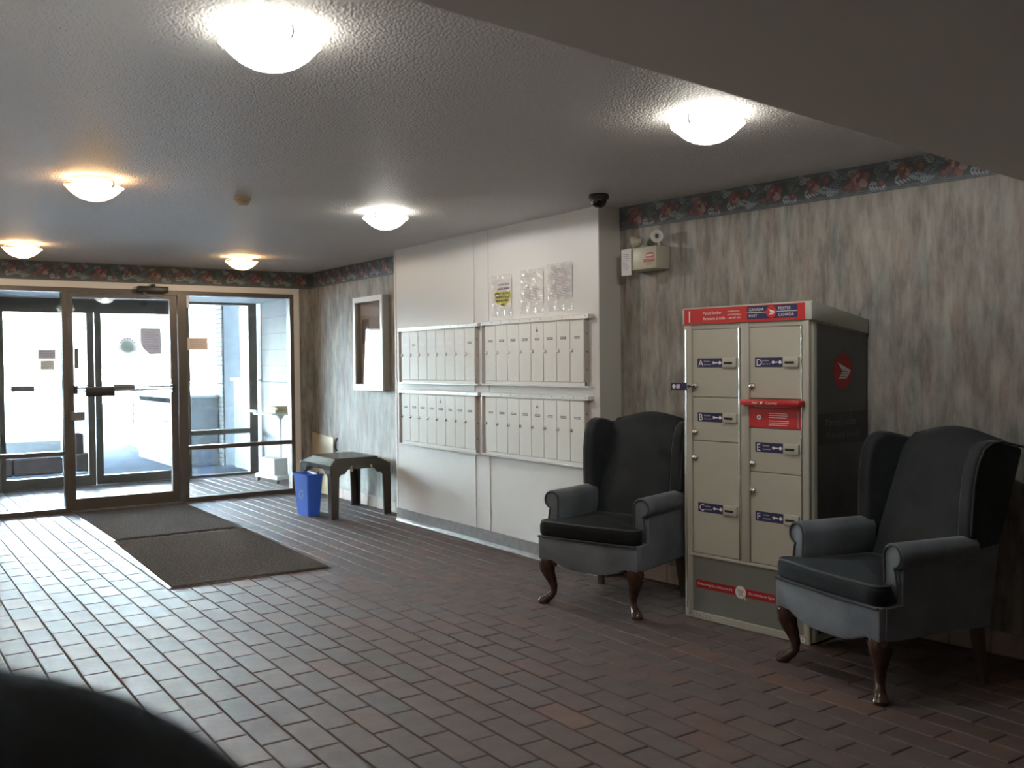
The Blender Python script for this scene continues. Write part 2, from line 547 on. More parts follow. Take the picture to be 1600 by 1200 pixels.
# frame whose x runs along dir, y up, z = outward normal (for flat print)
def face_M(org, xd, yd):
    xd = Vector(xd).normalized(); yd = Vector(yd).normalized(); zd = xd.cross(yd)
    return Matrix(((xd.x, yd.x, zd.x, org[0]), (xd.y, yd.y, zd.y, org[1]), (xd.z, yd.z, zd.z, org[2]), (0, 0, 0, 1)))

# ================================================================== SETTING
XW, XB, YE, ZC = 4.215, 4.022, 10.13, 2.435
YB0, YB1 = 4.873, 7.745
P0 = Vector((4.205, 4.873, 0))           # bend of the right-hand wall
NU = Vector((0.112, -0.994, 0)).normalized()
NRZ = math.atan2(NU.y, NU.x)              # x runs along the bent wall, y goes into it
YO = 12.2                                 # outer doors

# --- floor: grout bed, single tiles, tile field
fl = struct('floor', MB().prism([(-5.1, -2.3), (5.2, -2.3), (5.2, YO-0.02), (0.0, YO-0.02), (0.0, 2.1), (-5.1, 2.1)], 'z', -0.08, -0.0055, M_GROUT))
TW, TL, GJ = 0.130, 0.282, 0.0065
def wall_x(y):
    if y > YB1: return XW
    if y > YB0: return XB
    return P0.x + (P0.y-y)*0.1127
tiles = []
for r in range(-48, 26):
    x0 = 1.085 + TW*r
    for k in range(-24, 31):
        y0 = 4.17 + TL*k + (TL/2 if r % 2 else 0)
        cx, cy = x0+TW/2, y0+TL/2
        lim = wall_x(cy) if cy < YE else 4.4
        if cx > lim+0.03 or cx < -5.0 or (cx < 0.06 and cy > 2.08) or cy < -2.2 or cy > YO+0.05:
            continue
        area = 0
        pr = [project(*q, 0) for q in ((x0, y0), (x0+TW, y0), (x0+TW, y0+TL), (x0, y0+TL))]
        if all(pr):
            mx = sum(q[0] for q in pr)/4; my = sum(q[1] for q in pr)/4
            if 4 < mx < 1596 and 4 < my < 1196:
                area = abs(sum(pr[i][0]*pr[(i+1) % 4][1]-pr[(i+1) % 4][0]*pr[i][1] for i in range(4)))/2
        tiles.append((area, cx, cy))
tiles.sort(key=lambda q: -q[0])
def tile_geo(hx, hy, dz):
    b = 0.0035
    vs = []
    for (z, i) in ((-0.012, 0), (-0.0025, 0), (0.0, b)):
        vs += [(sx*(hx-i), sy*(hy-i), z) for sx, sy in ((-1, -1), (1, -1), (1, 1), (-1, 1))]
    fs = []
    for k in (0, 4):
        fs += [(k+i, k+(i+1) % 4, k+4+(i+1) % 4, k+4+i) for i in range(4)]
    fs.append((8, 9, 10, 11))
    return vs, fs
tb = MB(); tb.add(*tile_geo(TW/2-GJ/2, TL/2-GJ/2, 0), M_TILE)
t0 = tb.build('tile', fl)
first = True
for area, cx, cy in tiles[:300]:
    o = t0 if first else t0.copy()
    if not first:
        C.objects.link(o)
    first = False
    o.location = (cx, cy, random.uniform(-0.0006, 0.0003))
    o.rotation_euler = (random.gauss(0, 0.0022), random.gauss(0, 0.0032), random.gauss(0, 0.002))
tf = MB()
vs, fs = tile_geo(TW/2-GJ/2, TL/2-GJ/2, 0)
for area, cx, cy in tiles[300:]:
    tf.add(vs, fs, M_TILE, T(cx, cy, random.uniform(-0.0006, 0.0003)) @ R(random.gauss(0, 0.0022), 'X') @ R(random.gauss(0, 0.0032), 'Y'))
tag(tf.build('tile_field', fl), kind='stuff')

# --- ceiling and dropped soffit
cl = MB()
cl.prism([(-0.1, 1.4), (5.2, 2.1), (5.2, YE), (-0.1, YE)], 'z', ZC, ZC+0.1, M_CEIL)
struct('ceiling', cl)
sf = MB()
E0, E1 = Vector((1.434, 1.889)), Vector((4.302, 2.251))
sl = (E1.y-E0.y)/(E1.x-E0.x)
sf.prism([(0.05, E0.y+sl*(0.05-E0.x)), (5.2, E0.y+sl*(5.2-E0.x)), (5.2, -2.3), (-5.2, -2.3), (-5.2, 2.1), (0.05, 2.1)], 'z', 2.2, 2.5, M_SOFF)
struct('ceiling_soffit', sf)

# --- walls
wr = struct('wall_right', MB().box(XW, XW+0.15, YB1-0.1, YE+0.1, -0.02, 2.5, M_WALLP))
wn = MB().box(-0.02, 7.4, 0, 0.15, -0.02, 2.55, M_WALLP)
wn = wn.build('wall_right_near', None, P0, (0, 0, NRZ)); wn['kind'] = 'structure'
struct('wall_left', MB().box(-0.05, 0.12, 2.0, YE+0.05, -0.02, 2.5, M_PLAIN))
struct('wall_hall', MB().box(-5.2, -0.05, 2.0, 2.15, -0.02, 2.5, M_PLAIN))
struct('wall_hall_end', MB().box(-5.2, -5.05, -2.3, 2.1, -0.02, 2.5, M_PLAIN))
struct('wall_back', MB().box(-5.2, 5.4, -2.4, -2.25, -0.02, 2.5, M_PLAIN))
we = MB()
we.box(0.0, XW+0.15, YE, YE+0.12, 2.19, 2.5, M_WALLP)
we.box(4.004, XW+0.15, YE, YE+0.12, -0.02, 2.19, M_WALLP)
we.box(0.0, 0.46, YE, YE+0.12, -0.02, 2.19, M_WALLP)
struct('wall_far', we)

# mailbox bump-out: white panels with cover strips
wb = sroot('wall_mailbox')
MB().box(XB+0.012, XW+0.02, YB0+0.004, YB1-0.004, 0, ZC, M_RETURN).build('core', wb)
for a, b in ((YB0, 6.202), (6.206, 6.409), (6.413, YB1)):
    MB().box(XB, XB+0.014, a, b, 0.02, ZC, M_PANEL).build('wall_panel', wb)
for y in (6.204, 6.411):
    for za, zb in ((0.118, 0.700), (1.194, 1.238), (1.736, ZC-0.002)):
        MB().rbox(XB-0.006, XB+0.002, y-0.012, y+0.012, za, zb, M_PANEL, 0.002, 1).build('cover_strip', wb)
MB().box(XB-0.004, XB+0.03, YB1-0.022, YB1+0.004, 0.0, ZC-0.002, M_TRIM).build('corner_strip', wb)
MB().box(XB+0.001, XW+0.01, YB0-0.006, YB0+0.006, 0.0, ZC, M_RETURN).build('return_panel', wb)
cb = MB()
cb.prism([(XB, 0.0), (XB-0.016, 0.0), (XB-0.010, 0.012), (XB-0.006, 0.03), (XB-0.005, 0.112), (XB, 0.116)], 'y', YB0-0.004, YB1+0.002, M_COVE)
struct('baseboard_mailbox', cb)

# tile skirting
def skirting(name, root_loc, rz, length, h=0.105, tl=0.2, x0=0.0):
    b = sroot(name, root_loc, rz)
    MB().box(0, length, -0.003, 0.004, 0, h-0.004, M_GROUT).build('bed', b)
    n = int(length/tl)
    p = MB().rbox(0.0015, tl-0.0015, -0.011, 0.0, 0.001, h, M_BTILE, 0.003, 1).build('tile', b)
    for k in range(n):
        o = p if k == 0 else p.copy()
        if k: C.objects.link(o)
        o.location = (x0+k*tl, 0, 0)
    return b
skirting('baseboard_right_near', P0, NRZ, 3.4, 0.115)
skirting('baseboard_right', (XW, YE, 0), -PI/2, 2.36)

# casing of the glazed front
cs = MB()
cs.box(4.004, 4.066, YE-0.016, YE+0.002, 0, 2.252, M_TRIM)
cs.box(0.40, 4.004, YE-0.016, YE+0.002, 2.19, 2.252, M_TRIM)
cs.box(0.40, 0.46, YE-0.016, YE+0.002, 0, 2.19, M_TRIM)
struct('trim_1', cs)

# --- wallpaper border: paper strip with printed flowers and leaves
def border(name, loc, rz, length, z0, h, phase=0.0, rep=0.522):
    b = sroot(name, loc, rz)
    MB().box(0, length, -0.003, 0.001, z0, z0+h, M_BORD).build('paper_strip', b)
    pr = MB()
    rng = random.Random(3)
    def FM(x, z, a=0.0, lift=0.0):
        return face_M((x, -0.0034-lift, z0+z), (1, 0, 0), (0, 0, 1)) @ R(a, 'Z')
    for z in (0.006, 0.016, h-0.016, h-0.006):
        pr.add([(0, -0.0034, z0+z-0.0022), (length, -0.0034, z0+z-0.0022), (length, -0.0034, z0+z+0.0022), (0, -0.0034, z0+z+0.0022)], [(0, 1, 2, 3)], M_BLINE)
    def leaf(x, z, a, l, wd, mt, lift=0.0004):
        p = [(0, 0), (l*0.3, wd*0.5), (l*0.6, wd*0.48), (l, 0), (l*0.6, -wd*0.48), (l*0.3, -wd*0.5)]
        pr.poly(p, mt, FM(x, z, a, lift))
    def flower(x, z, r, mt):
        for k in range(8):
            a = 2*PI*k/8+rng.random()*0.5
            rr = r*rng.uniform(0.30, 0.56)
            q = r*rng.uniform(0.45, 0.72)
            F_ = FM(x+math.cos(a)*q, z+math.sin(a)*q, a, 0.0008+0.00005*k)
            pr.add([(rr*1.15*math.cos(2*PI*i/9), rr*0.8*math.sin(2*PI*i/9), 0) for i in range(9)], [tuple(range(9))], (mt, M_FLOWD, mt, M_FLOW2)[k % 4] if k % 4 != 3 or k > 4 else mt, F_)
        for k in range(4):
            a = rng.random()*2*PI
            pr.disc(r*rng.uniform(0.10, 0.2), M_FLOW2, FM(x+math.cos(a)*r*0.4, z+math.sin(a)*r*0.4, 0, 0.0014+0.00005*k), 7)
        pr.disc(r*0.24, M_FLOWD, FM(x, z, 0, 0.0017), 9)
    def spray(x, z, a, l, mt):
        l *= 1.22
        n = 5
        for k in range(n):
            q = l*k/n
            s = 1-0.45*k/n
            for sg in (1, -1):
                leaf(x+q*math.cos(a), z+q*math.sin(a), a+sg*0.75, l*0.42*s, l*0.13*s, mt)
        leaf(x+l*0.7*math.cos(a), z+l*0.7*math.sin(a), a, l*0.4, l*0.13, mt)
    k = -1
    while True:
        x = phase + k*rep
        k += 1
        if x > length+0.3: break
        items = [('s', 0.20, 0.045, 0.1, 0.085, M_LEAF), ('s', 0.40, 0.11, 2.3, 0.06, M_LEAF), ('s', 0.36, 0.05, 0.7, 0.075, M_LEAF2), ('s', 0.09, 0.10, 0.5, 0.07, M_LEAF2),
                 ('s', 0.06, 0.04, -0.2, 0.075, M_LEAF), ('s', -0.06, 0.10, 2.6, 0.06, M_LEAF2), ('s', 0.17, 0.11, 0.3, 0.055, M_LEAF), ('s', 0.30, 0.115, 0.5, 0.06, M_LEAF2), ('s', 0.335, 0.03, 0.1, 0.06, M_LEAF), ('s', -0.05, 0.035, 3.0, 0.06, M_LEAF2), ('s', 0.30, 0.06, -0.3, 0.07, M_LEAF), ('s', 0.46, 0.115, 0.2, 0.05, M_LEAF), ('s', 0.10, 0.075, 0.1, 0.055, M_LEAF2), ('s', 0.22, 0.11, 2.5, 0.055, M_LEAF),
                 ('f', 0.0, 0.078, 0.056), ('f', 0.255, 0.085, 0.044), ('b', 0.335, 0.10, 0.026), ('b', 0.125, 0.045, 0.022), ('b', 0.45, 0.045, 0.02)]
        for it in items:
            px_ = x+it[1]
            if px_ < 0.07 or px_ > length-0.07: continue
            zz = it[2]*h/0.152
            if it[0] == 's': spray(px_, zz, it[3], it[4], it[5])
            elif it[0] == 'f': flower(px_, zz, it[3], M_FLOW)
            else:
                pr.disc(it[3], M_FLOWD, FM(px_, zz, 0, 0.0008), 9); pr.disc(it[3]*0.6, M_FLOW, FM(px_+0.004, zz+0.004, 0, 0.001), 8)
    pr.build('floral_print', b)
border('trim_2', P0 + Vector((-0.001, 0, 0)), NRZ, 4.5, 2.283, 0.152, 0.15)
border('trim_3', (0.12, YE, 0), 0.0, 4.09, 2.254, 0.176, 0.33)
border('trim_4', (XW, YE, 0), -PI/2, YE-YB1, 2.262, 0.17, 0.25)

# --- glazed front, inner line
def bars(mb, lst, y0, y1, mt=M_BRONZE):
    for x0, x1, z0, z1 in lst:
        mb.box(x0, x1, y0, y1, z0, z1, mt)
    return mb
def pane(parent, x0, x1, z0, z1, y):
    return MB().box(x0, x1, y-0.003, y+0.003, z0, z1, M_GLASS).build('pane', parent)
FY0, FY1, GY = YE-0.005, YE+0.10, YE+0.05
def window(name, x0, x1, rail, jl, jr, ztop=2.19, yy=0.0, sill=0.045, head=0.045):
    b = sroot(name)
    f = MB()
    bars(f, [(x0, x0+jl, 0, ztop), (x1-jr, x1, 0, ztop), (x0+jl, x1-jr, 0, sill), (x0+jl, x1-jr, ztop-head, ztop)], FY0+yy, FY1+yy)
    f.build('window_frame', b)
    MB().rbox(x0+jl-0.002, x1-jr+0.002, FY0+yy+0.01, FY1+yy-0.01, rail[0], rail[1], M_BRONZE, 0.004, 1).build('rail', b)
    pane(b, x0+jl-0.005, x1-jr+0.005, sill-0.005, rail[0]+0.005, GY+yy)
    pane(b, x0+jl-0.005, x1-jr+0.005, rail[1]-0.005, ztop-head+0.005, GY+yy)
    return b
w1 = window('window_1', 0.46, 1.706, (0.556, 0.598), 0.05, 0.05)
w2 = window('window_2', 2.752, 4.004, (0.538, 0.580), 0.088, 0.042)
b = MB().box(1.706, 2.752, FY0, FY1, 2.142, 2.19, M_BRONZE).box(1.706, 2.752, FY0, FY1, 0.0, 0.010, M_GREYMET)
struct('trim_5', b)
# little white drip strip on the glass edge seen at the top of the right-hand pane
MB().rbox(2.842, 2.87, FY0-0.004, FY0+0.004, 2.02, 2.14, M_WPLAS, 0.002, 1).build('edge_clip', w2)

def door_leaf(name, x0, x1, sl, sr, zb, zt, yy=0.0, top=2.14, y0=FY0+0.02, y1=FY0+0.065):
    b = sroot(name)
    f = MB()
    bars(f, [(x0, x0+sl, 0.012, top), (x1-sr, x1, 0.012, top), (x0+sl, x1-sr, 0.012, zb), (x0+sl, x1-sr, zt, top)], y0+yy, y1+yy)
    f.build('door_frame', b)
    pane(b, x0+sl-0.005, x1-sr+0.005, zb-0.005, zt+0.005, (y0+y1)/2+yy)
    return b
d1 = door_leaf('door_1', 1.710, 2.748, 0.045, 0.07, 0.127, 2.098)
pb = MB()
yd = FY0
for z in (1.182, 1.212):
    pb.tube([(1.76, yd-0.045, z), (2.68, yd-0.045, z)], 0.009, M_GREYMET, 8)
pb.box(1.752, 1.775, yd-0.055, yd+0.02, 1.15, 1.23, M_DKMET).box(2.672, 2.695, yd-0.055, yd+0.02, 1.15, 1.23, M_DKMET)
pb.build('push_bar', d1)
MB().rbox(1.845, 2.112, yd-0.075, yd-0.02, 1.125, 1.208, M_DKMET, 0.008, 2).build('latch_case', d1)
MB().rbox(1.712, 1.838, yd-0.04, yd+0.02, 0.893, 0.978, M_GREYMET, 0.004, 1).build('lock_plate', d1)
MB().rbox(1.775, 1.812, yd+0.075, yd+0.10, 1.40, 1.60, M_GREYMET, 0.006, 1).tube([(1.79, yd+0.05, 1.56), (1.79, yd+0.09, 1.56)], 0.008, M_GREYMET).build('pull_handle', d1)
dc = MB().rbox(2.345, 2.645, yd-0.085, yd-0.012, 2.158, 2.222, M_DKMET, 0.012, 2)
dc.tube([(2.50, yd-0.05, 2.21), (2.50, yd-0.05, 2.245)], 0.022, M_DKMET, 10)
dc.build('door_closer', d1)
dca = MB().tube([(2.40, yd-0.06, 2.165), (2.43, yd-0.10, 2.13), (2.56, yd-0.14, 2.118)], 0.011, M_GREYMET, 8).tube([(2.56, yd-0.14, 2.118), (2.50, yd-0.02, 2.118), (2.47, yd+0.01, 2.118)], 0.009, M_CHROME, 8)
dca.build('closer_arm', d1)

# --- vestibule
vx = 4.36
struct('ceiling_vestibule', MB().box(0.2, vx+0.1, YE+0.12, YO+0.02, 2.215, 2.3, M_SOFW))
vw = sroot('wall_vestibule')
MB().box(vx+0.012, vx+0.14, YE+0.12, YO, -0.02, 2.215, M_MORTAR).build('core', vw)
MB().box(vx, vx+0.013, YE+0.12, YO, 0, 1.195, M_STUCCO).build('stucco_panel', vw)
for rr_ in range(5):
    z = 1.20+rr_*0.204
    y = YE+0.12 - (0.2 if rr_ % 2 else 0)
    while y < YO-0.04:
        a, b_ = max(y, YE+0.12), min(y+0.40, YO-0.06)
        if b_-a > 0.06:
            MB().box(vx, vx+0.013, a+0.001, b_-0.001, z+0.001, z+0.202, M_BLOCK).build('block', vw)
        y += 0.40
struct('wall_vestibule_left', MB().box(0.1, 0.25, YE+0.12, YO+0.05, -0.02, 2.215, M_STUCCO))
# outer line
oy = YO-YE
d2 = door_leaf('door_2', 1.33, 2.338, 0.055, 0.078, 0.135, 2.048, oy, 2.06)
d3 = door_leaf('door_3', 2.346, 3.352, 0.078, 0.055, 0.12, 2.048, oy, 2.06)
for dd, a, b_, s_ in ((d2, 1.40, 2.27, 1.56), (d3, 2.43, 3.29, 2.66)):
    q = MB()
    for z in (1.168, 1.196):
        q.tube([(a, YO-0.05, z), (b_, YO-0.05, z)], 0.008, M_GREYMET, 8)
    q.build('push_bar', dd)
    MB().rbox(s_-0.12, s_+0.12, YO-0.075, YO-0.02, 1.14, 1.205, M_GREYMET, 0.008, 2).build('latch_case', dd)
q = MB().box(1.25, 3.352, YO-0.005, YO+0.10, 2.06, 2.215, M_BRONZE).box(1.25, 1.325, YO-0.005, YO+0.10, 0, 2.06, M_BRONZE).box(1.25, 3.4, YO-0.005, YO+0.10, 0, 0.010, M_GREYMET)
struct('trim_6', q)
w3 = window('window_3', 3.356, 4.315, (0.535, 0.598), 0.10, 0.11, 2.215, oy, 0.03, 0.03)
struct('trim_7', MB().box(0.25, 1.25, YO-0.005, YO+0.1, 0, 2.215, M_BRONZE))

# --- outdoors
struct('ground', MB().prism([(-60, YO+0.02), (60, YO+0.02), (60, 90), (-60, 90)], 'z', -0.5, -0.06, M_SNOW))
struct('path', MB().prism([(1.0, YO), (4.6, YO), (4.2, 16.2), (5.4, 24), (8.5, 40), (5.0, 40), (3.4, 24), (2.75, 17), (2.62, 14.1), (1.0, 14.1)], 'z', -0.12, -0.02, M_PATH))
rise = MB()
vs = [(-12, 14.75, 0.40), (2.33, 14.55, 0.40), (2.95, 19, 0.42), (3.2, 26, 0.45), (-12, 30, 1.0), (2.2, 30, 0.75),
      (-12, 14.75, -0.1), (2.33, 14.55, -0.1), (2.95, 19, -0.1), (3.3, 26, -0.1), (-12, 40, -0.1), (4.0, 40, -0.1)]
rise.add(vs, [(0, 1, 2, 3, 5, 4), (1, 7, 8, 2), (2, 8, 9, 3), (3, 9, 11, 5), (4, 5, 11, 10), (0, 6, 7, 1)], M_SNOW)
struct('snow_bank', rise)
rs = sroot('retaining_wall')
for k in range(14):
    x1 = 2.33-0.62*k
    MB().rbox(x1-0.61, x1, 14.40, 14.68, -0.05, 0.17, M_SLEEP, 0.015, 1).build('block', rs)
    MB().rbox(x1-0.61-0.2, x1-0.2, 14.58, 14.86, 0.17, 0.40, M_SLEEP, 0.015, 1).build('block', rs)
st = thing('stone_step_stack', 'two stacked brown blocks stepping up beside the path outside', 'steps', (2.54, 14.25, -0.02))
MB().rbox(-0.09, 0.10, -0.12, 0.2, 0, 0.24, M_SLEEP, 0.02, 2).build('lower_block', st)
MB().rbox(-0.08, 0.03, -0.02, 0.25, 0.24, 0.52, M_SLEEP, 0.02, 2).build('upper_block', st)

def brick_face(parent, org, xd, length, height, bl=0.20, bh=0.0667, bw=0.05, mt=M_BRICK):
    """bricks on a vertical face; shares one mesh"""
    xd = Vector(xd).normalized()
    rz = math.atan2(xd.y, xd.x)
    pm = MB().rbox(0.004, bl-0.004, -0.018, 0.012, 0.004, bh-0.004, mt, 0.004, 1).build('brick', parent)
    n = int(height/bh); first = True
    for r_ in range(n):
        x = -(bl/2 if r_ % 2 else 0)
        while x < length-0.02:
            a, b_ = max(0, x), min(length, x+bl)
            if b_-a > 0.04:
                o = pm if first else pm.copy()
                if not first: C.objects.link(o)
                first = False
                o.location = Vector(org) + xd*a + Vector((0, 0, r_*bh))
                o.rotation_euler = (0, 0, rz)
                o.scale = ((b_-a)/bl, 1, 1)
            x += bl
bp = thing('brick_planter', 'low white painted brick planter wall beside the path outside', 'planter', (3.72, 13.85, -0.05))
MB().box(0.012, 0.59, 0.0, 2.15, 0, 1.0, M_CONCSH).box(0.002, 0.014, 0.0, 2.15, 0, 1.0, M_MORTAR).build('core', bp)  # grey core: shade of the near end is put into its colour
brick_face(bp, (0.0, 2.15, 0.0), (0, -1, 0), 2.15, 1.0)
MB().rbox(-0.02, 0.60, -0.02, 2.16, 1.0, 1.045, M_STUCCO, 0.01, 1).build('coping', bp)
pp = thing('brick_pier', 'tall white brick pier holding up the porch roof outside', 'pier', (4.345, 13.70, -0.05))
MB().box(0.014, 0.26, 0, 0.36, 0, 2.8, M_CONCSH).box(0.002, 0.016, 0.0, 0.36, 0, 2.8, M_MORTAR).build('core', pp)  # near face coloured grey to stand for its shade
brick_face(pp, (0.0, 0.36, 0.0), (0, -1, 0), 0.36, 2.8)
sw = MB().box(4.40, 4.55, YO+0.11, 13.4, -0.05, 1.20, M_CONCSH).box(4.36, 4.58, YO+0.11, 13.42, 1.20, 1.235, M_GREYMET)
struct('wall_porch', sw)
struct('wall_porch_far', MB().box(4.62, 4.95, 13.0, 13.2, -0.05, 2.8, M_CONCSH))
po = MB().box(-6, 9, YO+0.1, 19.2, 2.78, 2.9, M_SOFW)  # outer stretch of the roof is unseen, added to shade the path
po.box(-6, 9, 19.0, 19.2, 2.55, 2.78, M_SOFW)
struct('porch_roof', po)
struct('wall_facade', MB().box(-12, 16, YO-0.3, YO+0.1, 2.9, 10.0, M_STUCCO).box(-12, 0.25, YO, YO+0.12, -0.1, 2.9, M_STUCCO).box(vx+0.14, 16, YO-0.3, YO-0.1, -0.1, 2.9, M_STUCCO).box(0.25, vx+0.14, YO, YO+0.1, 2.215, 2.9, M_STUCCO))  # unseen upper storeys added to shade the ground by the entrance
lw = MB()
q = [(3.80, 16.1, 0.36), (4.02, 17.5, 0.34), (4.62, 22.8, 0.22), (5.2, 27, 0.12)]
for (xa, ya, za), (xb, yb, zb) in zip(q, q[1:]):
    lw.add([(xa, ya, -0.05), (xb, yb, -0.05), (xb, yb, zb), (xa, ya, za), (xa+0.2, ya, -0.05), (xb+0.2, yb, -0.05), (xb+0.2, yb, zb), (xa+0.2, ya, za)],
           [(0, 1, 2, 3), (4, 7, 6, 5), (3, 2, 6, 7), (0, 3, 7, 4), (1, 5, 6, 2)], M_PINK)
struct('curb_wall', lw)
bo = thing('bollard', 'short square brown post at the end of the low path wall', 'post', (3.84, 16.10, -0.05))
MB().rbox(-0.05, 0.05, -0.05, 0.05, 0, 0.36, M_SLEEP, 0.008, 1).build('shaft', bo)
MB().rbox(-0.056, 0.056, -0.056, 0.056, 0.36, 0.385, M_SLEEP, 0.006, 1).build('cap', bo)
hr = thing('path_handrail', 'thin metal handrail on posts along the path outside', 'railing', (0, 0, 0))
for (x, y, z0, z1) in ((4.92, 23.2, 0.2, 1.05), (4.45, 19.6, 0.28, 1.02)):
    MB().tube([(x, y, z0), (x, y, z1)], 0.028, M_DKMET, 8).build('post', hr)
MB().tube([(4.92, 23.2, 0.62), (4.45, 19.6, 0.60), (4.02, 16.5, 0.60), (3.64, 16.2, 0.60), (3.64, 14.2, 0.62)], 0.014, M_GREYMET, 8).build('rail', hr)

def parked_car(loc, rz, label, paint):
    c = thing('parked_car', label, 'car', loc, rz)
    prof = [(-2.15, 0.35), (-2.2, 0.62), (-2.05, 0.88), (-1.5, 0.95), (-0.95, 1.33), (0.35, 1.36), (1.05, 0.95), (1.9, 0.84), (2.15, 0.66), (2.15, 0.35)]
    MB().prism(prof, 'y', -0.82, 0.82, paint, None, 0.05, 2).build('body', c)
    for sgn in (-1, 1):
        MB().prism([(-1.32, 0.95), (-0.9, 1.27), (0.3, 1.30), (0.92, 0.96)], 'y', sgn*0.822, sgn*0.828, M_CARG).build('side_window', c)
    MB().add([(0.42, -0.68, 1.335), (0.42, 0.68, 1.335), (1.06, 0.72, 0.975), (1.06, -0.72, 0.975)], [(0, 1, 2, 3)], M_CARG).build('windscreen', c)
    for x in (-1.35, 1.35):
        for sgn in (-1, 1):
            MB().lathe([(0.0, -0.10), (0.26, -0.10), (0.32, -0.06), (0.32, 0.06), (0.26, 0.10), (0.0, 0.10)], M_RUBBER, 18, T(x, sgn*0.74, 0.32) @ R(PI/2, 'X')).build('wheel', c)
    return c
parked_car((10.2, 46.0, -0.05), 0.5, 'pale blue car parked far off beyond the path', M_CARB)

# ================================================================== OBJECTS
# --- ceiling lights
def ceiling_light(x, y, glassm, label, rot=0.3):
    L = thing('ceiling_light', label, 'ceiling light', (x, y, ZC), rot, 'round glass ceiling lights')
    MB().lathe([(0.0, 0.0), (0.106, 0.0), (0.106, -0.012), (0.098, -0.020), (0.0, -0.020)], M_CASEF, 32).build('base_plate', L)
    pf = [(0.001, -0.122), (0.03, -0.120), (0.062, -0.111), (0.092, -0.096), (0.116, -0.078), (0.132, -0.062), (0.142, -0.052), (0.151, -0.045)]
    gb = MB().lathe(pf, glassm, 40, None, True, (6, 0.005, 3))
    gb.build('glass_bowl', L)
    bl = bpy.data.lights.new('bulb', 'SPOT')
    bl.spot_size = math.radians(179); bl.spot_blend = 0.06
    bl.energy = BULB if glassm is M_COOL else BULB*0.75
    bl.color = (1.0, 0.985, 0.955) if glassm is M_COOL else (1.0, 0.80, 0.58)
    bl.shadow_soft_size = 0.03
    bo_ = bpy.data.objects.new('bulb', bl); C.objects.link(bo_); bo_.parent = L; bo_.location = (0, 0, -0.064)
    for k in range(3):
        a = 2*PI*k/3+0.4
        cp = MB()
        cp.tube([(0.11*math.cos(a), 0.11*math.sin(a), -0.02), (0.150*math.cos(a), 0.150*math.sin(a), -0.030), (0.156*math.cos(a), 0.156*math.sin(a), -0.048), (0.140*math.cos(a), 0.140*math.sin(a), -0.062)], 0.0045, M_GREYMET, 6)
        cp.build('clip', L)
    return L
ceiling_light(2.925, 2.83, M_COOL, 'cool white glass ceiling light nearest the sloping soffit', 0.9)
ceiling_light(1.06, 2.83, M_COOL, 'cool white glass ceiling light cut off at the top edge of the photo', 0.2)
ceiling_light(2.945, 5.79, M_COOL, 'cool white glass ceiling light in front of the mailbox wall', 1.3)
ceiling_light(1.085, 5.57, M_WARM, 'amber glowing glass ceiling light left of the smoke detector', 0.6)
ceiling_light(1.145, 8.76, M_WARM, 'amber glowing glass ceiling light above the left window', 1.0)
ceiling_light(3.015, 8.89, M_WARM, 'amber glowing glass ceiling light above the right window', 0.1)

sd = thing('smoke_detector', 'small round beige smoke detector on the stippled ceiling', 'smoke detector', (1.96, 5.75, ZC))
MB().lathe([(0.0, 0.0), (0.052, 0.0), (0.052, -0.016), (0.046, -0.02), (0.0, -0.02)], M_BEIGE, 28).build('base', sd)
MB().lathe([(0.0, -0.02), (0.038, -0.02), (0.040, -0.034), (0.030, -0.046), (0.0, -0.05)], M_BEIGE, 28).build('sensor_cap', sd)

dm = thing('dome_camera', 'black dome security camera on the ceiling at the mailbox wall corner', 'camera', (3.765, 4.55, ZC))
MB().lathe([(0.0, 0.0), (0.058, 0.0), (0.062, -0.012), (0.058, -0.03), (0.05, -0.034), (0.0, -0.034)], M_DKMET, 32).build('mount', dm)
MB().lathe([(0.048, -0.032), (0.047, -0.048), (0.038, -0.066), (0.022, -0.078), (0.0, -0.082)], M_DOMEB, 32).build('dome', dm)

# --- emergency light unit on the bent wall (local x along the wall, y into it)
def nw(s, off=0.0, z=0.0):
    q = P0 + NU*s - Vector((0.994, 0.112, 0)).normalized()*off
    return Vector((q.x, q.y, z))
el = thing('emergency_light', 'cream emergency light box with two lamp heads high on the wall', 'emergency light', nw(0, 0, 0), NRZ)
MB().rbox(0.165, 0.437, -0.14, -0.001, 1.993, 2.138, M_EMB, 0.012, 2).build('battery_box', el)
lb = MB()
FMe = face_M((0.0, -0.1412, 0), (1, 0, 0), (0, 0, 1))
lb.poly([(0.352, 2.063), (0.418, 2.063), (0.421, 2.075), (0.418, 2.092), (0.404, 2.097), (0.37, 2.097), (0.356, 2.090)], M_REDD, FMe)
lb.poly([(0.335, 2.037), (0.424, 2.037), (0.424, 2.056), (0.335, 2.056)], M_REDD, FMe)
lb.lines(0.36, 0.414, 2.084, 0.02, 1, M_WHITE, FMe @ T(0, 0, 0.0006), 0.5, 0.0)
lb.lines(0.345, 0.418, 2.050, 0.006, 2, M_FLOW2, FMe @ T(0, 0, 0.0006), 0.5, 0.1)
lb.lines(0.355, 0.415, 2.030, 0.007, 2, M_GREYT, FMe, 0.5, 0.1)
lb.build('red_label', el)
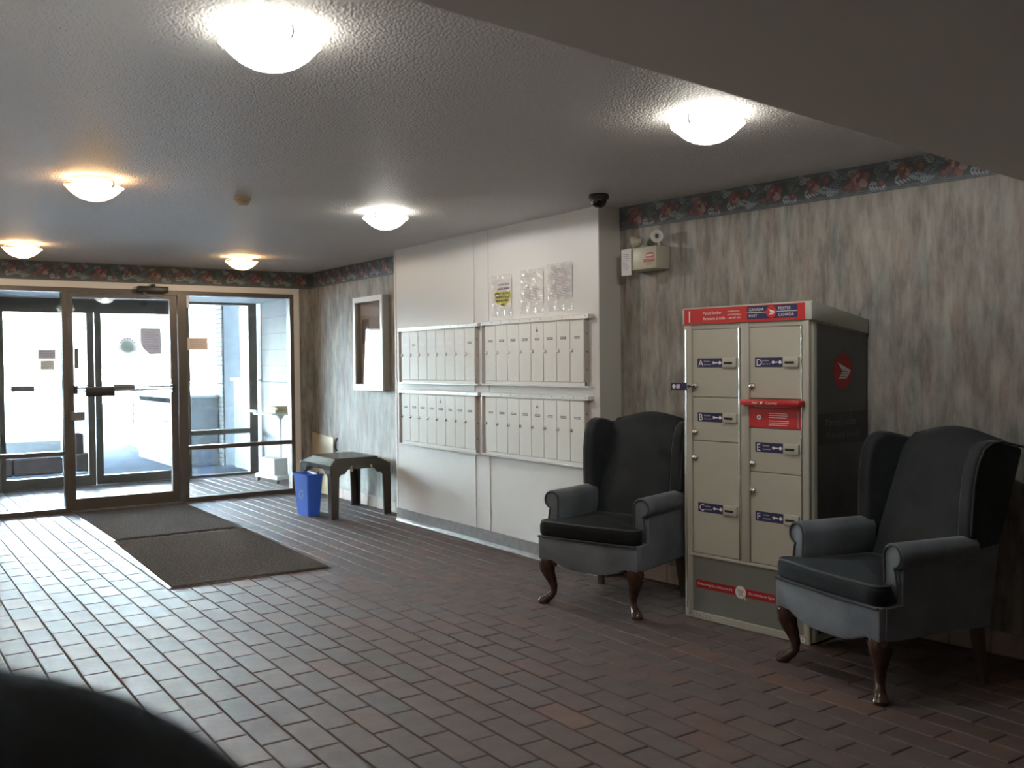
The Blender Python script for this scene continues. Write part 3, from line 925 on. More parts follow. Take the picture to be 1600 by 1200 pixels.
def lamp_head(name, pos, az, el_):
    M = T(*pos) @ R(az, 'Z') @ R(el_, 'X')
    h = MB()
    h.lathe([(0.0, 0.058), (0.018, 0.055), (0.03, 0.036), (0.036, 0.012), (0.038, -0.004), (0.040, -0.010), (0.033, -0.010)], M_EMB, 24, M @ R(PI/2, 'X') @ R(PI, 'X'))
    ho = h.build(name, el)
    MB().lathe([(0.033, 0), (0.030, 0.007), (0.016, 0.011), (0.0, 0.012)], M_LENS, 20, M @ R(PI/2, 'X') @ T(0, 0, 0.0)).lathe([(0.012, 0.011), (0.007, 0.017), (0.0, 0.018)], M_DKMET, 12, M @ R(PI/2, 'X')).build('lens', ho)
    st_ = MB().tube([(pos[0], pos[1]+0.02, 2.136), (pos[0], pos[1]+0.02, pos[2]-0.025)], 0.009, M_EMB, 10)
    st_.build('swivel_stem', el)
lamp_head('lamp_head', (0.410, -0.10, 2.196), 0.70, 0.0)
lamp_head('lamp_head', (0.205, -0.085, 2.180), -1.15, 0.15)
cd = thing('inspection_card', 'pale inspection card hanging from the left side of the emergency light', 'card', nw(0.195, 0.147, 1.965), NRZ)
MB().box(-0.042, 0.042, -0.0012, 0.0012, 0, 0.165, M_PAPERG).build('card_sheet', cd)
MB().lines(-0.03, 0.032, 0.125, 0.014, 7, M_INKP, face_M((0, -0.0016, 0), (1, 0, 0), (0, 0, 1)), 0.35, 0.3).lines(-0.028, 0.02, 0.135, 0.01, 1, M_INK, face_M((0, -0.0017, 0), (1, 0, 0), (0, 0, 1)), 0.4, 0).build('print', cd)

# --- wall mailboxes: four banks of eight doors (local x runs towards the camera, y into the wall)
def mailbox(y0, y1, z0, z1, label):
    """bank between world y1 (far) and y0 (near)"""
    B = thing('mailbox_bank', label, 'mailboxes', (XB, y1, 0), -PI/2, 'wall mailbox banks')
    W = y1-y0
    D = -0.042                       # front plane
    e = 0.05                         # near end: box side set back from the bars
    MB().box(0.05, W-e-0.008, D+0.014, -0.001, z0+0.012, z1-0.012, M_MSIDE).box(W-e-0.012, W-e, D+0.006, -0.001, z0+0.014, z1-0.03, M_MSIDE).build('box_body', B)
    tp = MB().rbox(0, W, D-0.006, -0.001, z1-0.030, z1, M_ALU, 0.002, 1)
    for k in range(11):
        x = 0.03+(W-0.06)*k/10
        tp.disc(0.0045, M_INK, face_M((x, D-0.0066, z1-0.013), (1, 0, 0), (0, 0, 1)), 8)
    tp.build('top_bar', B)
    MB().rbox(0, W, D-0.006, -0.001, z0, z0+0.012, M_ALU, 0.002, 1).build('bottom_bar', B)
    MB().rbox(0.0, 0.012, D-0.006, -0.001, z0+0.010, z1-0.028, M_ALU, 0.002, 1).build('side_bar', B)
    MB().box(0.012, 0.05, D+0.026, -0.001, z0+0.010, z1-0.028, M_MSIDE).build('side_channel', B)
    sc = MB()
    for k in range(3):
        sc.lathe([(0.007, 0), (0.006, 0.003), (0, 0.004)], M_GREYMET, 10, T(W-e, -0.02, z0+0.12+0.12*k) @ R(PI/2, 'Y'))
    sc.build('side_screws', B)
    MB().box(0.05, W-e, D+0.004, D+0.02, z0+0.012, z0+0.034, M_MBODY).build('lower_sill', B)
    MB().box(0.05, W-e, D+0.004, D+0.02, z1-0.036, z1-0.028, M_MBODY).build('upper_sill', B)
    n = 8
    dw = (W-e-0.055)/n
    for k in range(n):
        xa = 0.053+dw*k
        dz0, dz1 = z0+0.036, z1-0.038
        d = MB().rbox(xa+0.0018, xa+dw-0.0018, D, D+0.016, dz0, dz1, M_MBODY, 0.0022, 1).build('door', B)
        zc = dz0+(dz1-dz0)*0.515
        MB().lathe([(0.0125, 0), (0.0125, 0.007), (0.0095, 0.012), (0.0, 0.013)], M_LABELW if z0 > 1 else M_CHROME, 14, T(xa+0.022, D, zc) @ R(PI/2, 'X')).build('lock', d)  # upper locks are chrome too; white paints in their lamp reflections
        nl = MB()
        F = face_M((xa+dw*0.52, D-0.0008, dz0+(dz1-dz0)*0.725), (1, 0, 0), (0, 0, 1))
        bright = (k in (0, 2, 3, 4, 5, 6)) and label.startswith('upper left')
        ml = M_LABELW if bright else M_LABEL
        wd = random.choice((0.032, 0.034, 0.028))
        nl.poly([(-wd, -0.0085), (wd, -0.0085), (wd, 0.0085), (-wd, 0.0085)], ml, F)
        nl.lines(-wd*0.8, wd*0.8, 0.004, 0.008, 1, M_PAPERG if not bright else M_WHITE, F @ T(0, 0, 0.0004), 0.8, 0.1)
        nl.build('number_label', d)
        if k == 4:
            F2 = face_M((xa+dw*0.5, D-0.0008, dz0+(dz1-dz0)*0.88), (1, 0, 0), (0, 0, 1))
            cm = MB()
            mc = M_LABELW if bright else M_INK
            cm.poly([(-0.012, -0.012), (0.012, -0.012), (0.016, 0.006), (0.008, -0.002), (0.0, 0.016), (-0.008, -0.002), (-0.016, 0.006)], mc, F2)
            cm.disc(0.0035, mc, F2 @ T(0, 0.019, 0), 8)
            cm.lines(-0.016, 0.016, -0.026, 0.011, 2, M_LABELW if bright else M_PAPERG, F2, 0.6, 0.1)
            cm.build('crown_emblem', d)
    return B
mailbox(6.285, 7.605, 1.240, 1.728, 'upper left bank of eight narrow white mailbox doors')
mailbox(4.925, 6.240, 1.244, 1.732, 'upper right bank of eight narrow white mailbox doors below the notices')
mailbox(6.290, 7.612, 0.703, 1.188, 'lower left bank of eight narrow white mailbox doors')
mailbox(4.930, 6.245, 0.707, 1.190, 'lower right bank of eight narrow white mailbox doors behind the chair')

# --- notices in clear sleeves above the mailboxes
def sleeve(y1, y0, z0, z1, label, kind):
    n = thing('notice_sleeve', label, 'notice', (XB-0.002, y1, z0), -PI/2, 'notices in clear sleeves')
    w_, h_ = y1-y0, z1-z0
    F = face_M((0, -0.0015, 0), (1, 0, 0), (0, 0, 1))
    FP = F @ T(0, 0, 0.0012)
    pw = MB().box(0.012, w_-0.010, -0.0015, -0.0005, h_*0.26, h_*0.95, M_PAPER if kind != 'plain' else M_PAPERG)
    pw.build('paper_sheet', n)
    k = MB(); rg = random.Random(len(label))
    if kind == 'yellow':
        k.poly([(0.022, h_*0.57), (0.03, h_*0.36), (0.07, h_*0.29), (w_*0.62, h_*0.225), (w_*0.85, h_*0.33), (w_-0.018, h_*0.43), (w_-0.016, h_*0.60), (0.05, h_*0.61)], M_YELLOW, FP)
        for q in range(3):
            k.lines(0.03+0.008*q, w_-0.03-0.008*q, h_*(0.575-0.085*q), 0.03, 1, M_INK, FP @ T(0, 0, 0.0005), 0.55, 0.05, rg)
        k.lines(w_*0.42, w_*0.62, h_*0.30, 0.03, 1, M_INK, FP @ T(0, 0, 0.0005), 0.5, 0, rg)
        k.lines(w_*0.30, w_*0.9, h_*0.79, 0.03, 2, M_INKP, FP, 0.55, 0.3, rg)
        k.lines(w_*0.25, w_*0.85, h_*0.67, 0.02, 1, M_INKP, FP, 0.5, 0.1, rg)
    else:
        k.lines(0.03, w_-0.02, h_*(0.88 if kind == 'plain' else 0.60), h_*0.035, 17 if kind == 'plain' else 9, M_INKP, FP, 0.35, 0.3, rg)
    k.build('print', n)
    # crumpled film: a shallow wavy sheet in front of the paper
    fm = MB(); nx, nz = 14, 22
    vs = []
    for j in range(nz+1):
        for i in range(nx+1):
            x = w_*i/nx; z = h_*j/nz
            d = 0.006 + 0.0045*math.sin(9*i/nx*2+1.3*math.sin(j*0.7)) * (1.3 if z < h_*0.25 or z > h_*0.93 else 0.45) + 0.0025*math.sin(j*1.9+i*0.8)
            vs.append((x, -0.0035-abs(d), z))
    fs = [(j*(nx+1)+i, j*(nx+1)+i+1, (j+1)*(nx+1)+i+1, (j+1)*(nx+1)+i) for j in range(nz) for i in range(nx)]
    fm.add(vs, fs, M_FILM, None, True)
    fm.build('clear_sleeve', n)
    return n
sleeve(6.125, 5.868, 1.765, 2.075, 'clear sleeve with a yellow highlighted notice above the mailboxes', 'yellow')
sleeve(5.742, 5.468, 1.765, 2.085, 'clear sleeve holding a creased white notice, middle of the three notices', 'white')
sleeve(5.415, 5.135, 1.770, 2.100, 'clear sleeve with a fully printed grey notice, nearest the wall corner', 'plain')

# --- glazed display case on the right wall
dx = -0.075
dcs = thing('display_case', 'shallow white framed glass display case on the wallpapered wall', 'display case', (XW, 8.885, 0), -PI/2)
W = 0.655; z0, z1 = 1.155, 2.078
MB().box(0.004, W-0.004, dx+0.012, dx+0.0745, z0+0.004, z0+0.02, M_CASES).box(0.004, W-0.004, dx+0.012, dx+0.0745, z1-0.02, z1-0.004, M_CASES).box(0.004, 0.02, dx+0.012, dx+0.0745, z0+0.02, z1-0.02, M_CASES).box(W-0.02, W-0.004, dx+0.012, dx+0.0745, z0+0.02, z1-0.02, M_CASES).build('case_box', dcs)
MB().box(0.02, W-0.02, -0.014, -0.006, z0+0.02, z1-0.02, M_CORK).build('backboard', dcs)
f = MB()
for a, b_, c_, d_ in ((0, W, z0, z0+0.06), (0, W, z1-0.055, z1), (0, 0.05, z0+0.06, z1-0.055), (W-0.05, W, z0+0.06, z1-0.055)):
    f.rbox(a, b_, dx-0.004, dx+0.012, c_, d_, M_CASEF, 0.003, 1)
f.build('door_frame', dcs)
gd = MB().box(-0.28, 0.28, -0.002, 0.002, 0, z1-z0-0.11, M_GLASS).build('glass_door', dcs)
gd.location = (W/2, dx+0.012, z0+0.057); gd.rotation_euler = (-0.035, 0, 0.022)
MB().lathe([(0.008, 0), (0.008, 0.006), (0.0, 0.008)], M_CHROME, 12, T(0.025, dx-0.004, 1.52) @ R(PI/2, 'X')).build('lock', dcs)
for (a, b_, c_, d_, mt) in ((0.09, 0.23, 1.62, 1.86, M_FLOWD), (0.08, 0.2, 1.36, 1.52, M_PAPERT)):
    MB().box(a, b_, -0.018, -0.0145, c_, d_, mt).build('pinned_card', dcs)

# --- low lacquer table in the corner
tb_ = thing('side_table', 'low dark lacquered table with stepped top and bracket legs in the corner', 'table', (3.85, 8.495, 0))
hx, hy = 0.305, 0.372
def ring(hx, hy, c):
    return [(-hx+c, -hy), (hx-c, -hy), (hx, -hy+c), (hx, hy-c), (hx-c, hy), (-hx+c, hy), (-hx, hy-c), (-hx, -hy+c)]
tt = MB()
lv = [(0.0, 0.478, 0.492), (0.022, 0.492, 0.504), (0.042, 0.504, 0.516), (0.062, 0.516, 0.528), (0.084, 0.528, 0.545)]
for i, a, b_ in lv:
    tt.prism(ring(hx-i, hy-i, 0.02), 'z', a, b_, M_LACQ)
tt.build('stepped_top', tb_)
def apron(length):
    """bracket profile: stepped cut-out between the legs"""
    L2 = length/2
    return [(-L2, 0.0), (-L2, 0.478), (L2, 0.478), (L2, 0.0), (L2-0.075, 0.0), (L2-0.075, 0.385), (L2-0.092, 0.405), (L2-0.125, 0.405), (L2-0.145, 0.43), (L2-0.165, 0.447), (-L2+0.165, 0.447), (-L2+0.145, 0.43), (-L2+0.125, 0.405), (-L2+0.092, 0.405), (-L2+0.075, 0.385), (-L2+0.075, 0.0)]
def leg_poly(sgn, L2):
    return [(sgn*(L2-0.0), 0), (sgn*L2, 0.40), (sgn*(L2-0.078), 0.40), (sgn*(L2-0.07), 0.0)]
def apr_poly(L2):
    return [(-L2, 0.385), (-L2, 0.478), (L2, 0.478), (L2, 0.385), (L2-0.078, 0.385), (L2-0.094, 0.405), (L2-0.125, 0.405), (L2-0.145, 0.43), (L2-0.165, 0.447), (-L2+0.165, 0.447), (-L2+0.145, 0.43), (-L2+0.125, 0.405), (-L2+0.094, 0.405), (-L2+0.078, 0.385)]
ins = 0.012
for sy in (-1, 1):
    MB().prism(apr_poly(hx-ins), 'y', sy*(hy-ins)-0.011, sy*(hy-ins)+0.011, M_LACQ, None, 0.002, 1).build('apron', tb_)
for sx in (-1, 1):
    MB().prism(apr_poly(hy-ins), 'x', sx*(hx-ins)-0.011, sx*(hx-ins)+0.011, M_LACQ, None, 0.002, 1).build('apron', tb_)
for sx in (-1, 1):
    for sy in (-1, 1):
        X, Y = sx*(hx-ins+0.010), sy*(hy-ins+0.010)
        w0, w1 = 0.070, 0.082
        l = MB()
        # L-shaped bracket leg, tapering slightly to the floor
        for (za, wa), (zb, wb_) in (((0.0, w0), (0.392, w1)),):
            a = [(X, Y), (X-sx*wa, Y), (X-sx*wa, Y-sy*0.022), (X-sx*0.022, Y-sy*0.022), (X-sx*0.022, Y-sy*wa), (X, Y-sy*wa)]
            b2 = [(X, Y), (X-sx*wb_, Y), (X-sx*wb_, Y-sy*0.022), (X-sx*0.022, Y-sy*0.022), (X-sx*0.022, Y-sy*wb_), (X, Y-sy*wb_)]
            l.add([(p[0], p[1], za) for p in a]+[(p[0], p[1], zb) for p in b2], [(0, 1, 2, 3, 4, 5), (6, 7, 8, 9, 10, 11)]+[(i, (i+1) % 6, 6+(i+1) % 6, 6+i) for i in range(6)], M_LACQ)
        l.build('leg', tb_)
for x in (-0.10, 0.10):
    pl = MB().lathe([(0.011, 0), (0.009, 0.004), (0.004, 0.008), (0, 0.009)], M_BRASS, 12, T(x, -hy+ins-0.011, 0.468) @ R(PI/2, 'X'))
    pl.tube([(x, -hy+ins-0.018, 0.466), (x, -hy+ins-0.020, 0.445)], 0.004, M_BRASS, 6).lathe([(0.0, 0.012), (0.006, 0.006), (0.009, -0.006), (0.0, -0.012)], M_BRASS, 10, T(x, -hy+ins-0.020, 0.438))
    pl.build('drop_pull', tb_)
pl = MB().tube([(-hx+ins-0.018, 0.11, 0.425), (-hx+ins-0.03, 0.11, 0.402), (-hx+ins-0.034, 0.06, 0.410), (-hx+ins-0.034, -0.06, 0.410), (-hx+ins-0.03, -0.11, 0.402), (-hx+ins-0.018, -0.11, 0.425)], 0.008, M_DKMET, 8)
pl.build('bail_handle', tb_)

bd = thing('board_scrap', 'beige board with a torn top edge leaning on the wall behind the table', 'board', (XW-0.012, 9.82, 0))
pts = [(-0.27, 0.0), (0.30, 0.0), (0.30, 0.66), (0.24, 0.655), (0.20, 0.66), (0.17, 0.645), (0.06, 0.648), (-0.04, 0.64), (-0.12, 0.63), (-0.2, 0.632), (-0.27, 0.625)]
MB().prism(pts, 'x', -0.006, 0.004, M_BEIGE).build('panel', bd)
ho = thing('wall_hook', 'small dark curved hook on the wall behind the table', 'hook', (XW, 9.48, 0.0))
MB().tube([(-0.004, 0, 0.62), (-0.02, -0.012, 0.60), (-0.026, -0.018, 0.56), (-0.022, -0.012, 0.515), (-0.004, 0, 0.495)], 0.011, M_DKMET, 8).lathe([(0.018, 0), (0.014, 0.006), (0, 0.008)], M_DKMET, 12, T(0, 0, 0.62) @ R(-PI/2, 'Y')).build('hook_arm', ho)

# --- blue recycling bin tucked under the table edge
bn = thing('recycling_bin', 'blue plastic recycling bin standing against the corner table', 'bin', (3.50, 8.55, 0), 0.08)
def rect(hx, hy, c=0.012):
    return ring(hx, hy, c)
bm_ = MB()
prof = [(0.062, 0.112, 0.0), (0.080, 0.150, 0.372), (0.088, 0.160, 0.376), (0.088, 0.160, 0.392), (0.080, 0.151, 0.392), (0.072, 0.143, 0.372), (0.056, 0.106, 0.012)]
vs = []; 
for a, b_, z in prof:
    vs += [(p[0], p[1], z) for p in rect(a, b_)]
fs = []
for k in range(len(prof)-1):
    fs += [(k*8+i, k*8+(i+1) % 8, (k+1)*8+(i+1) % 8, (k+1)*8+i) for i in range(8)]
fs.append(tuple(range(8))[::-1]); fs.append(tuple((len(prof)-1)*8+i for i in range(8)))
bm_.add(vs, fs, M_BIN)
bm_.build('tub', bn)
sy = MB()
for k in range(3):
    a0 = 2*PI*k/3+0.5
    F = face_M((-0.0732, 0.0, 0.20), (0, -1, 0), (0.045, 0, 1)) @ T(0, 0, 0.002)
    ar = []
    for q in range(7): ar.append((0.046*math.cos(a0+q*0.22), 0.046*math.sin(a0+q*0.22)))
    ar.append((0.058*math.cos(a0+1.38), 0.058*math.sin(a0+1.38))); ar.append((0.037*math.cos(a0+1.72), 0.037*math.sin(a0+1.72))); ar.append((0.016*math.cos(a0+1.36), 0.016*math.sin(a0+1.36)))
    for q in range(6, -1, -1): ar.append((0.029*math.cos(a0+q*0.22), 0.029*math.sin(a0+q*0.22)))
    sy.poly(ar, M_BINL, F)
sy.build('recycling_emblem', bn)

# --- door mats
def door_mat(cx, cy, hw, hl, rz, label):
    m_ = thing('door_mat', label, 'mat', (cx, cy, 0), rz, 'brown entrance mats')
    b = MB()
    vs = []
    for (a, z) in ((0, 0.0008), (0, 0.003), (0.022, 0.0065)):
        vs += [(-hw+a, -hl+a, z), (hw-a, -hl+a, z), (hw-a, hl-a, z), (-hw+a, hl-a, z)]
    fs = [(0, 3, 2, 1), (8, 9, 10, 11)] + [(k+i, k+(i+1) % 4, k+4+(i+1) % 4, k+4+i) for k in (0, 4) for i in range(4)]
    b.add(vs, fs, M_RUBBER); b.build('rubber_border', m_)
    MB().rbox(-hw+0.02, hw-0.02, -hl+0.02, hl-0.02, 0.005, 0.011, M_PILE, 0.003, 1).build('pile', m_)
door_mat(2.235, 9.12, 0.545, 0.885, 0.0, 'brown entrance mat lying right at the glass door')
door_mat(2.188, 7.19, 0.552, 0.965, -0.028, 'brown entrance mat nearer the camera, second from the door')

# --- papers and stickers on the glass
def sticker(name, x0, x1, z0, z1, mt, label, lines=3, yy=0.0, cut=False, ink=M_INKP):
    s_ = thing(name, label, 'sign', (x0, FY0+0.035+yy, z0))
    w_, h_ = x1-x0, z1-z0
    pts = [(0, 0), (w_, 0), (w_, h_), (0, h_)]
    if cut:
        pts = [(w_*0.42, 0), (w_, 0.004), (w_*1.0, h_*0.97), (w_*0.9, h_), (0, h_), (0, h_*0.42), (w_*0.12, h_*0.22)]
    MB().prism(pts, 'y', -0.001, 0.0, mt).build('sheet', s_)
    MB().lines(w_*0.14, w_*0.88, h_*0.84, h_*0.7/lines, lines, ink, face_M((0, -0.0016, 0), (1, 0, 0), (0, 0, 1)), 0.3, 0.35, random.Random(5)).build('print', s_)
    return s_
sticker('door_notice', 2.386, 2.590, 1.535, 1.806, M_THING, 'white paper notice with a torn corner taped to the glass door', 8, 0, True)
sticker('glass_sticker', 1.442, 1.600, 1.497, 1.588, M_THING, 'greyish sticker on the left window, upper of two', 3)
sticker('glass_sticker', 1.464, 1.585, 1.393, 1.482, M_THINC, 'cream sticker on the left window, lower of two', 3)
sticker('glass_sticker', 2.855, 3.066, 1.580, 1.710, M_THINT, 'tan notice sticker on the right window beside the door', 4)
rsn = thing('round_sticker', 'round grey sticker with ring lettering on the glass door', 'sticker', (2.262, FY0+0.034, 1.615))
F = face_M((0, -0.001, 0), (1, 0, 0), (0, 0, 1))
MB().disc(0.098, M_THING, F, 36).disc(0.062, thin_paper('sticker_green', (0.42, 0.52, 0.47)), F @ T(0, 0, 0.0006), 30).build('disc', rsn)
q = MB()
for k in range(7):
    a = PI*(0.18+0.64*k/6)
    q.poly([(-0.008, -0.009), (0.008, -0.009), (0.007, 0.009), (0.001, 0.004), (-0.007, 0.009)], M_FLOW2, F @ R(a-PI/2, 'Z') @ T(0, 0.080, 0.0008))
q.build('ring_print', rsn)

# --- rolling stand in the vestibule with books, tray and sign box
sx_, sy_ = 4.17, 11.22
sg = thing('rolling_stand', 'white rolling stand with a thin pole and tilted tray in the vestibule', 'stand', (sx_, sy_, 0), 0.12)
MB().rbox(-0.13, 0.13, -0.30, 0.27, 0.05, 0.095, M_WPLAS, 0.012, 2).build('base', sg)
for a, b_ in ((-0.11, -0.26), (0.11, -0.26), (-0.11, 0.23), (0.11, 0.23)):
    MB().lathe([(0.0, -0.016), (0.03, -0.016), (0.034, -0.008), (0.034, 0.008), (0.03, 0.016), (0.0, 0.016)], M_RUBBER, 16, T(a, b_, 0.035) @ R(PI/2, 'Y')).build('wheel', sg)
MB().tube([(0.105, 0.04, 0.09), (0.105, 0.04, 0.78)], 0.011, M_WPLAS, 10).lathe([(0.012, 0.74), (0.055, 0.80), (0.06, 0.815), (0, 0.815)], M_WPLAS, 16, T(0.105, 0.04, 0)).build('pole', sg)
MB().rbox(-0.16, 0.16, -0.26, 0.24, 0.815, 0.838, M_WPLAS, 0.006, 1).rbox(-0.18, -0.14, 0.12, 0.30, 0.842, 0.868, M_WPLAS, 0.004, 1).build('tray', sg)
for k in range(4):
    MB().rbox(-0.10, 0.135, -0.25, 0.08-0.02*k, 0.0, 0.020, M_PHONEB, 0.003, 1).build('phone_book', None)
bks = [o for o in bpy.data.objects if o.name.startswith('phone_book')]
order = ['bottom of the pile', 'second from the bottom', 'third from the bottom', 'top of the pile']
for k, o in enumerate(bks):
    o.location = (sx_, sy_, 0.8385+k*0.0202); o.rotation_euler = (0, 0, 0.12+random.uniform(-0.05, 0.05))
    tag(o, 'tan phone book on the rolling stand tray, ' + order[k], 'book', 'phone books on the tray')
sb = thing('sign_box', 'white box with a printed front panel on the rolling stand base', 'box', (sx_, sy_-0.02, 0.0955), 0.12)
MB().rbox(-0.105, 0.075, -0.17, 0.18, 0, 0.20, M_WPLAS, 0.006, 1).build('carton', sb)
q = MB(); F = face_M((-0.1058, 0.0, 0.0), (0, -1, 0), (0, 0, 1))
q.lines(-0.12, 0.11, 0.165, 0.05, 3, mat('sign_ink_grey', (0.36, 0.40, 0.40), 0.6), F, 0.35, 0.45, random.Random(9)); q.build('print', sb)

# --- parcel locker ------------------------------------------------------------
A = Vector((3.778, 3.844, 0))
pl = thing('parcel_locker', 'beige parcel locker cabinet with red header standing between the two armchairs', 'parcel locker', A, NRZ)
LW, LD = 0.79, 0.525
sh = MB()
sh.prism([(0, 0.03), (0.004, 0.016), (LW-0.03, 0.016), (LW-0.012, 0.021), (LW-0.003, 0.034), (LW, 0.05), (LW, LD), (0, LD)], 'z', 0.012, 1.612, M_LOCK, None, 0.0, 1)
sh.build('cabinet_shell', pl)
for x in (0.05, LW-0.06):
    for y in (0.06, LD-0.06):
        MB().lathe([(0.022, 0), (0.022, 0.01), (0.012, 0.013)], M_DKMET, 12, T(x, y, 0)).build('levelling_foot', pl)
hd = MB()
hp = [(-0.004, 1.612), (-0.006, 1.70), (0.01, 1.708), (LD+0.012, 1.625), (LD+0.012, 1.548), (0.06, 1.606)]
hd.prism(hp, 'x', -0.006, LW+0.008, M_HOOD, None, 0.006, 2)
hd.build('sloped_hood', pl)
# front frame
fm = MB()
fm.rbox(-0.002, 0.052, 0.0, 0.03, 0.0, 1.612, M_LOCKF, 0.006, 2)
fm.rbox(0.374, 0.426, 0.0, 0.03, 0.352, 1.612, M_LOCKF, 0.006, 2)
fm.rbox(0.742, LW-0.012, 0.0, 0.03, 0.0, 1.612, M_LOCKF, 0.006, 2)
fm.box(0.05, 0.376, 0.006, 0.03, 1.588, 1.612, M_LOCKF).box(0.424, 0.744, 0.006, 0.03, 1.588, 1.612, M_LOCKF)
fm.rbox(0.03, 0.76, -0.002, 0.03, 0.344, 0.361, M_LOCKF, 0.004, 1)
fm.rbox(0.03, 0.76, 0.0, 0.03, 0.0, 0.042, M_LOCKF, 0.004, 1)
fm.build('front_frame', pl)
for x in (0.016, 0.3665, 0.7385):
    MB().tube([(x, 0.002, 0.362 if x > 0.1 else 0.05), (x, 0.002, 1.586)], 0.0055, M_CHROME, 8).build('hinge_strip', pl)
# doors
def lab(door, x0, z0, x1, z1, ch, big=False):
    k = MB()
    F = face_M((x0, 0.0072, z0), (1, 0, 0), (0, 0, 1))
    w_, h_ = x1-x0, z1-z0
    k.poly([(0, 0), (w_, 0), (w_, h_), (0, h_)], M_NAVY, F)
    F1 = F @ T(0, 0, 0.0006)
    k.text(ch, h_*1.02, M_WHITE, F1 @ T(h_*0.14, h_*0.14, 0))
    k.text('Key Return', h_*0.20, M_WHITE, F1 @ T(w_*0.27, h_*0.62, 0), sx=0.85)
    k.text('Retour de cl\u00e9', h_*0.20, M_WHITE, F1 @ T(w_*0.27, h_*0.26, 0), sx=0.85)
    # key pictogram and diamond
    k.disc(h_*0.16, M_WHITE, F1 @ T(w_*0.66, h_*0.5, 0), 14).disc(h_*0.05, M_NAVY, F1 @ T(w_*0.645, h_*0.5, 0.0004), 8)
    k.poly([(w_*0.69, h_*0.44), (w_*0.82, h_*0.44), (w_*0.82, h_*0.56), (w_*0.69, h_*0.56)], M_WHITE, F1)
    k.poly([(w_*0.84, h_*0.5), (w_*0.905, h_*0.27), (w_*0.985, h_*0.5), (w_*0.905, h_*0.73)], M_WHITE, F1)
    k.build('key_return_sticker', door)
def slot(door, x0, x1, zc):
    k = MB().rbox(x0, x1, -0.006, 0.012, zc-0.026, zc+0.026, M_LOCK, 0.004, 2)
    k.box(x0+0.012, x1-0.022, -0.0068, -0.005, zc-0.008, zc+0.004, M_BLACK)
    k.build('key_slot', door)
def lock(door, x, z, key=False):
    MB().lathe([(0.019, 0), (0.019, 0.004), (0.0165, 0.012), (0.012, 0.016), (0.0, 0.016)], M_CHROME, 20, T(x, 0.008, z) @ R(PI/2, 'X')).box(x-0.0015, x+0.0015, -0.0088, -0.0078, z-0.006, z+0.006, M_BLACK).build('lock', door)
doors = {'A': (0.054, 0.360, 1.219, 1.586), 'B': (0.054, 0.360, 0.982, 1.214), 'C': (0.054, 0.360, 0.364, 0.977),
         'D': (0.428, 0.732, 1.219, 1.586), 'E': (0.428, 0.732, 0.840, 1.066), 'F': (0.428, 0.732, 0.364, 0.835)}
labz = {'A': 1.404, 'B': 1.110, 'C': 0.617, 'D': 1.405, 'E': 0.968, 'F': 0.611}
lkz = {'A': 1.277, 'B': 1.026, 'C': 0.886, 'D': 1.281, 'E': 0.881, 'F': 0.738}
for ch, (x0, x1, z0, z1) in doors.items():
    d = MB().rbox(x0, x1, 0.008, 0.03, z0, z1, M_LOCK, 0.003, 1).build('door', pl)
    d['label'] = 'locker door marked ' + ch
    xl = 0.088 if x0 < 0.1 else 0.460
    lab(d, xl, labz[ch]-0.025, xl+0.165, labz[ch]+0.025, ch)
    slot(d, xl+0.173, xl+0.261, labz[ch])
    lock(d, 0.074 if x0 < 0.1 else 0.447, lkz[ch])
# mail slot
ms = MB().box(0.426, 0.744, 0.004, 0.03, 1.070, 1.200, M_RED)
ms.box(0.428, 0.742, 0.0, 0.01, 1.158, 1.180, M_RED)
F = face_M((0, 0.0032, 0), (1, 0, 0), (0, 0, 1))
ms.lines(0.545, 0.665, 1.146, 0.0105, 3, M_WHITE, F, 0.32, 0.12, random.Random(2)).lines(0.545, 0.665, 1.108, 0.0105, 3, M_WHITE, F, 0.32, 0.12, random.Random(4))
ms.poly([(0.712, 1.075), (0.717, 1.075), (0.717, 1.155), (0.712, 1.155)], M_FLOW2, F)
mso = ms.build('mail_drop_panel', pl)
mh = MB()
mh.prism([(0.412, 0.008), (0.412, -0.022), (0.398, -0.03), (0.405, -0.048), (0.752, -0.048), (0.762, -0.03), (0.752, 0.008)], 'z', 1.186, 1.214, M_RED, None, 0.003, 1)
mh.box(0.425, 0.74, -0.040, 0.0, 1.180, 1.187, M_REDD)
F = face_M((0, -0.0488, 0), (1, 0, 0), (0, 0, 1))
mh.text('Mail', 0.019, M_WHITE, F @ T(0.478, 1.193, 0)).text('Courrier', 0.019, M_WHITE, F @ T(0.560, 1.193, 0))
mh.poly([(0.526, 1.193), (0.536, 1.193), (0.546, 1.206), (0.530, 1.206)], M_WHITE, F)
mh.build('mail_drop_hood', pl)
MB().box(0.46, 0.73, -0.002, 0.004, 1.176, 1.182, M_PAPERG).build('drop_slot_edge', pl)
MB().lathe([(0.013, 0), (0.013, 0.003), (0.009, 0.005), (0.0, 0.005)], M_WHITE, 18, T(0.487, 0.004, 1.123) @ R(PI/2, 'X')).lathe([(0.005, 0.0052), (0.0, 0.0056)], M_BLACK, 12, T(0.487, 0.004, 1.123) @ R(PI/2, 'X')).build('drop_lock', pl)
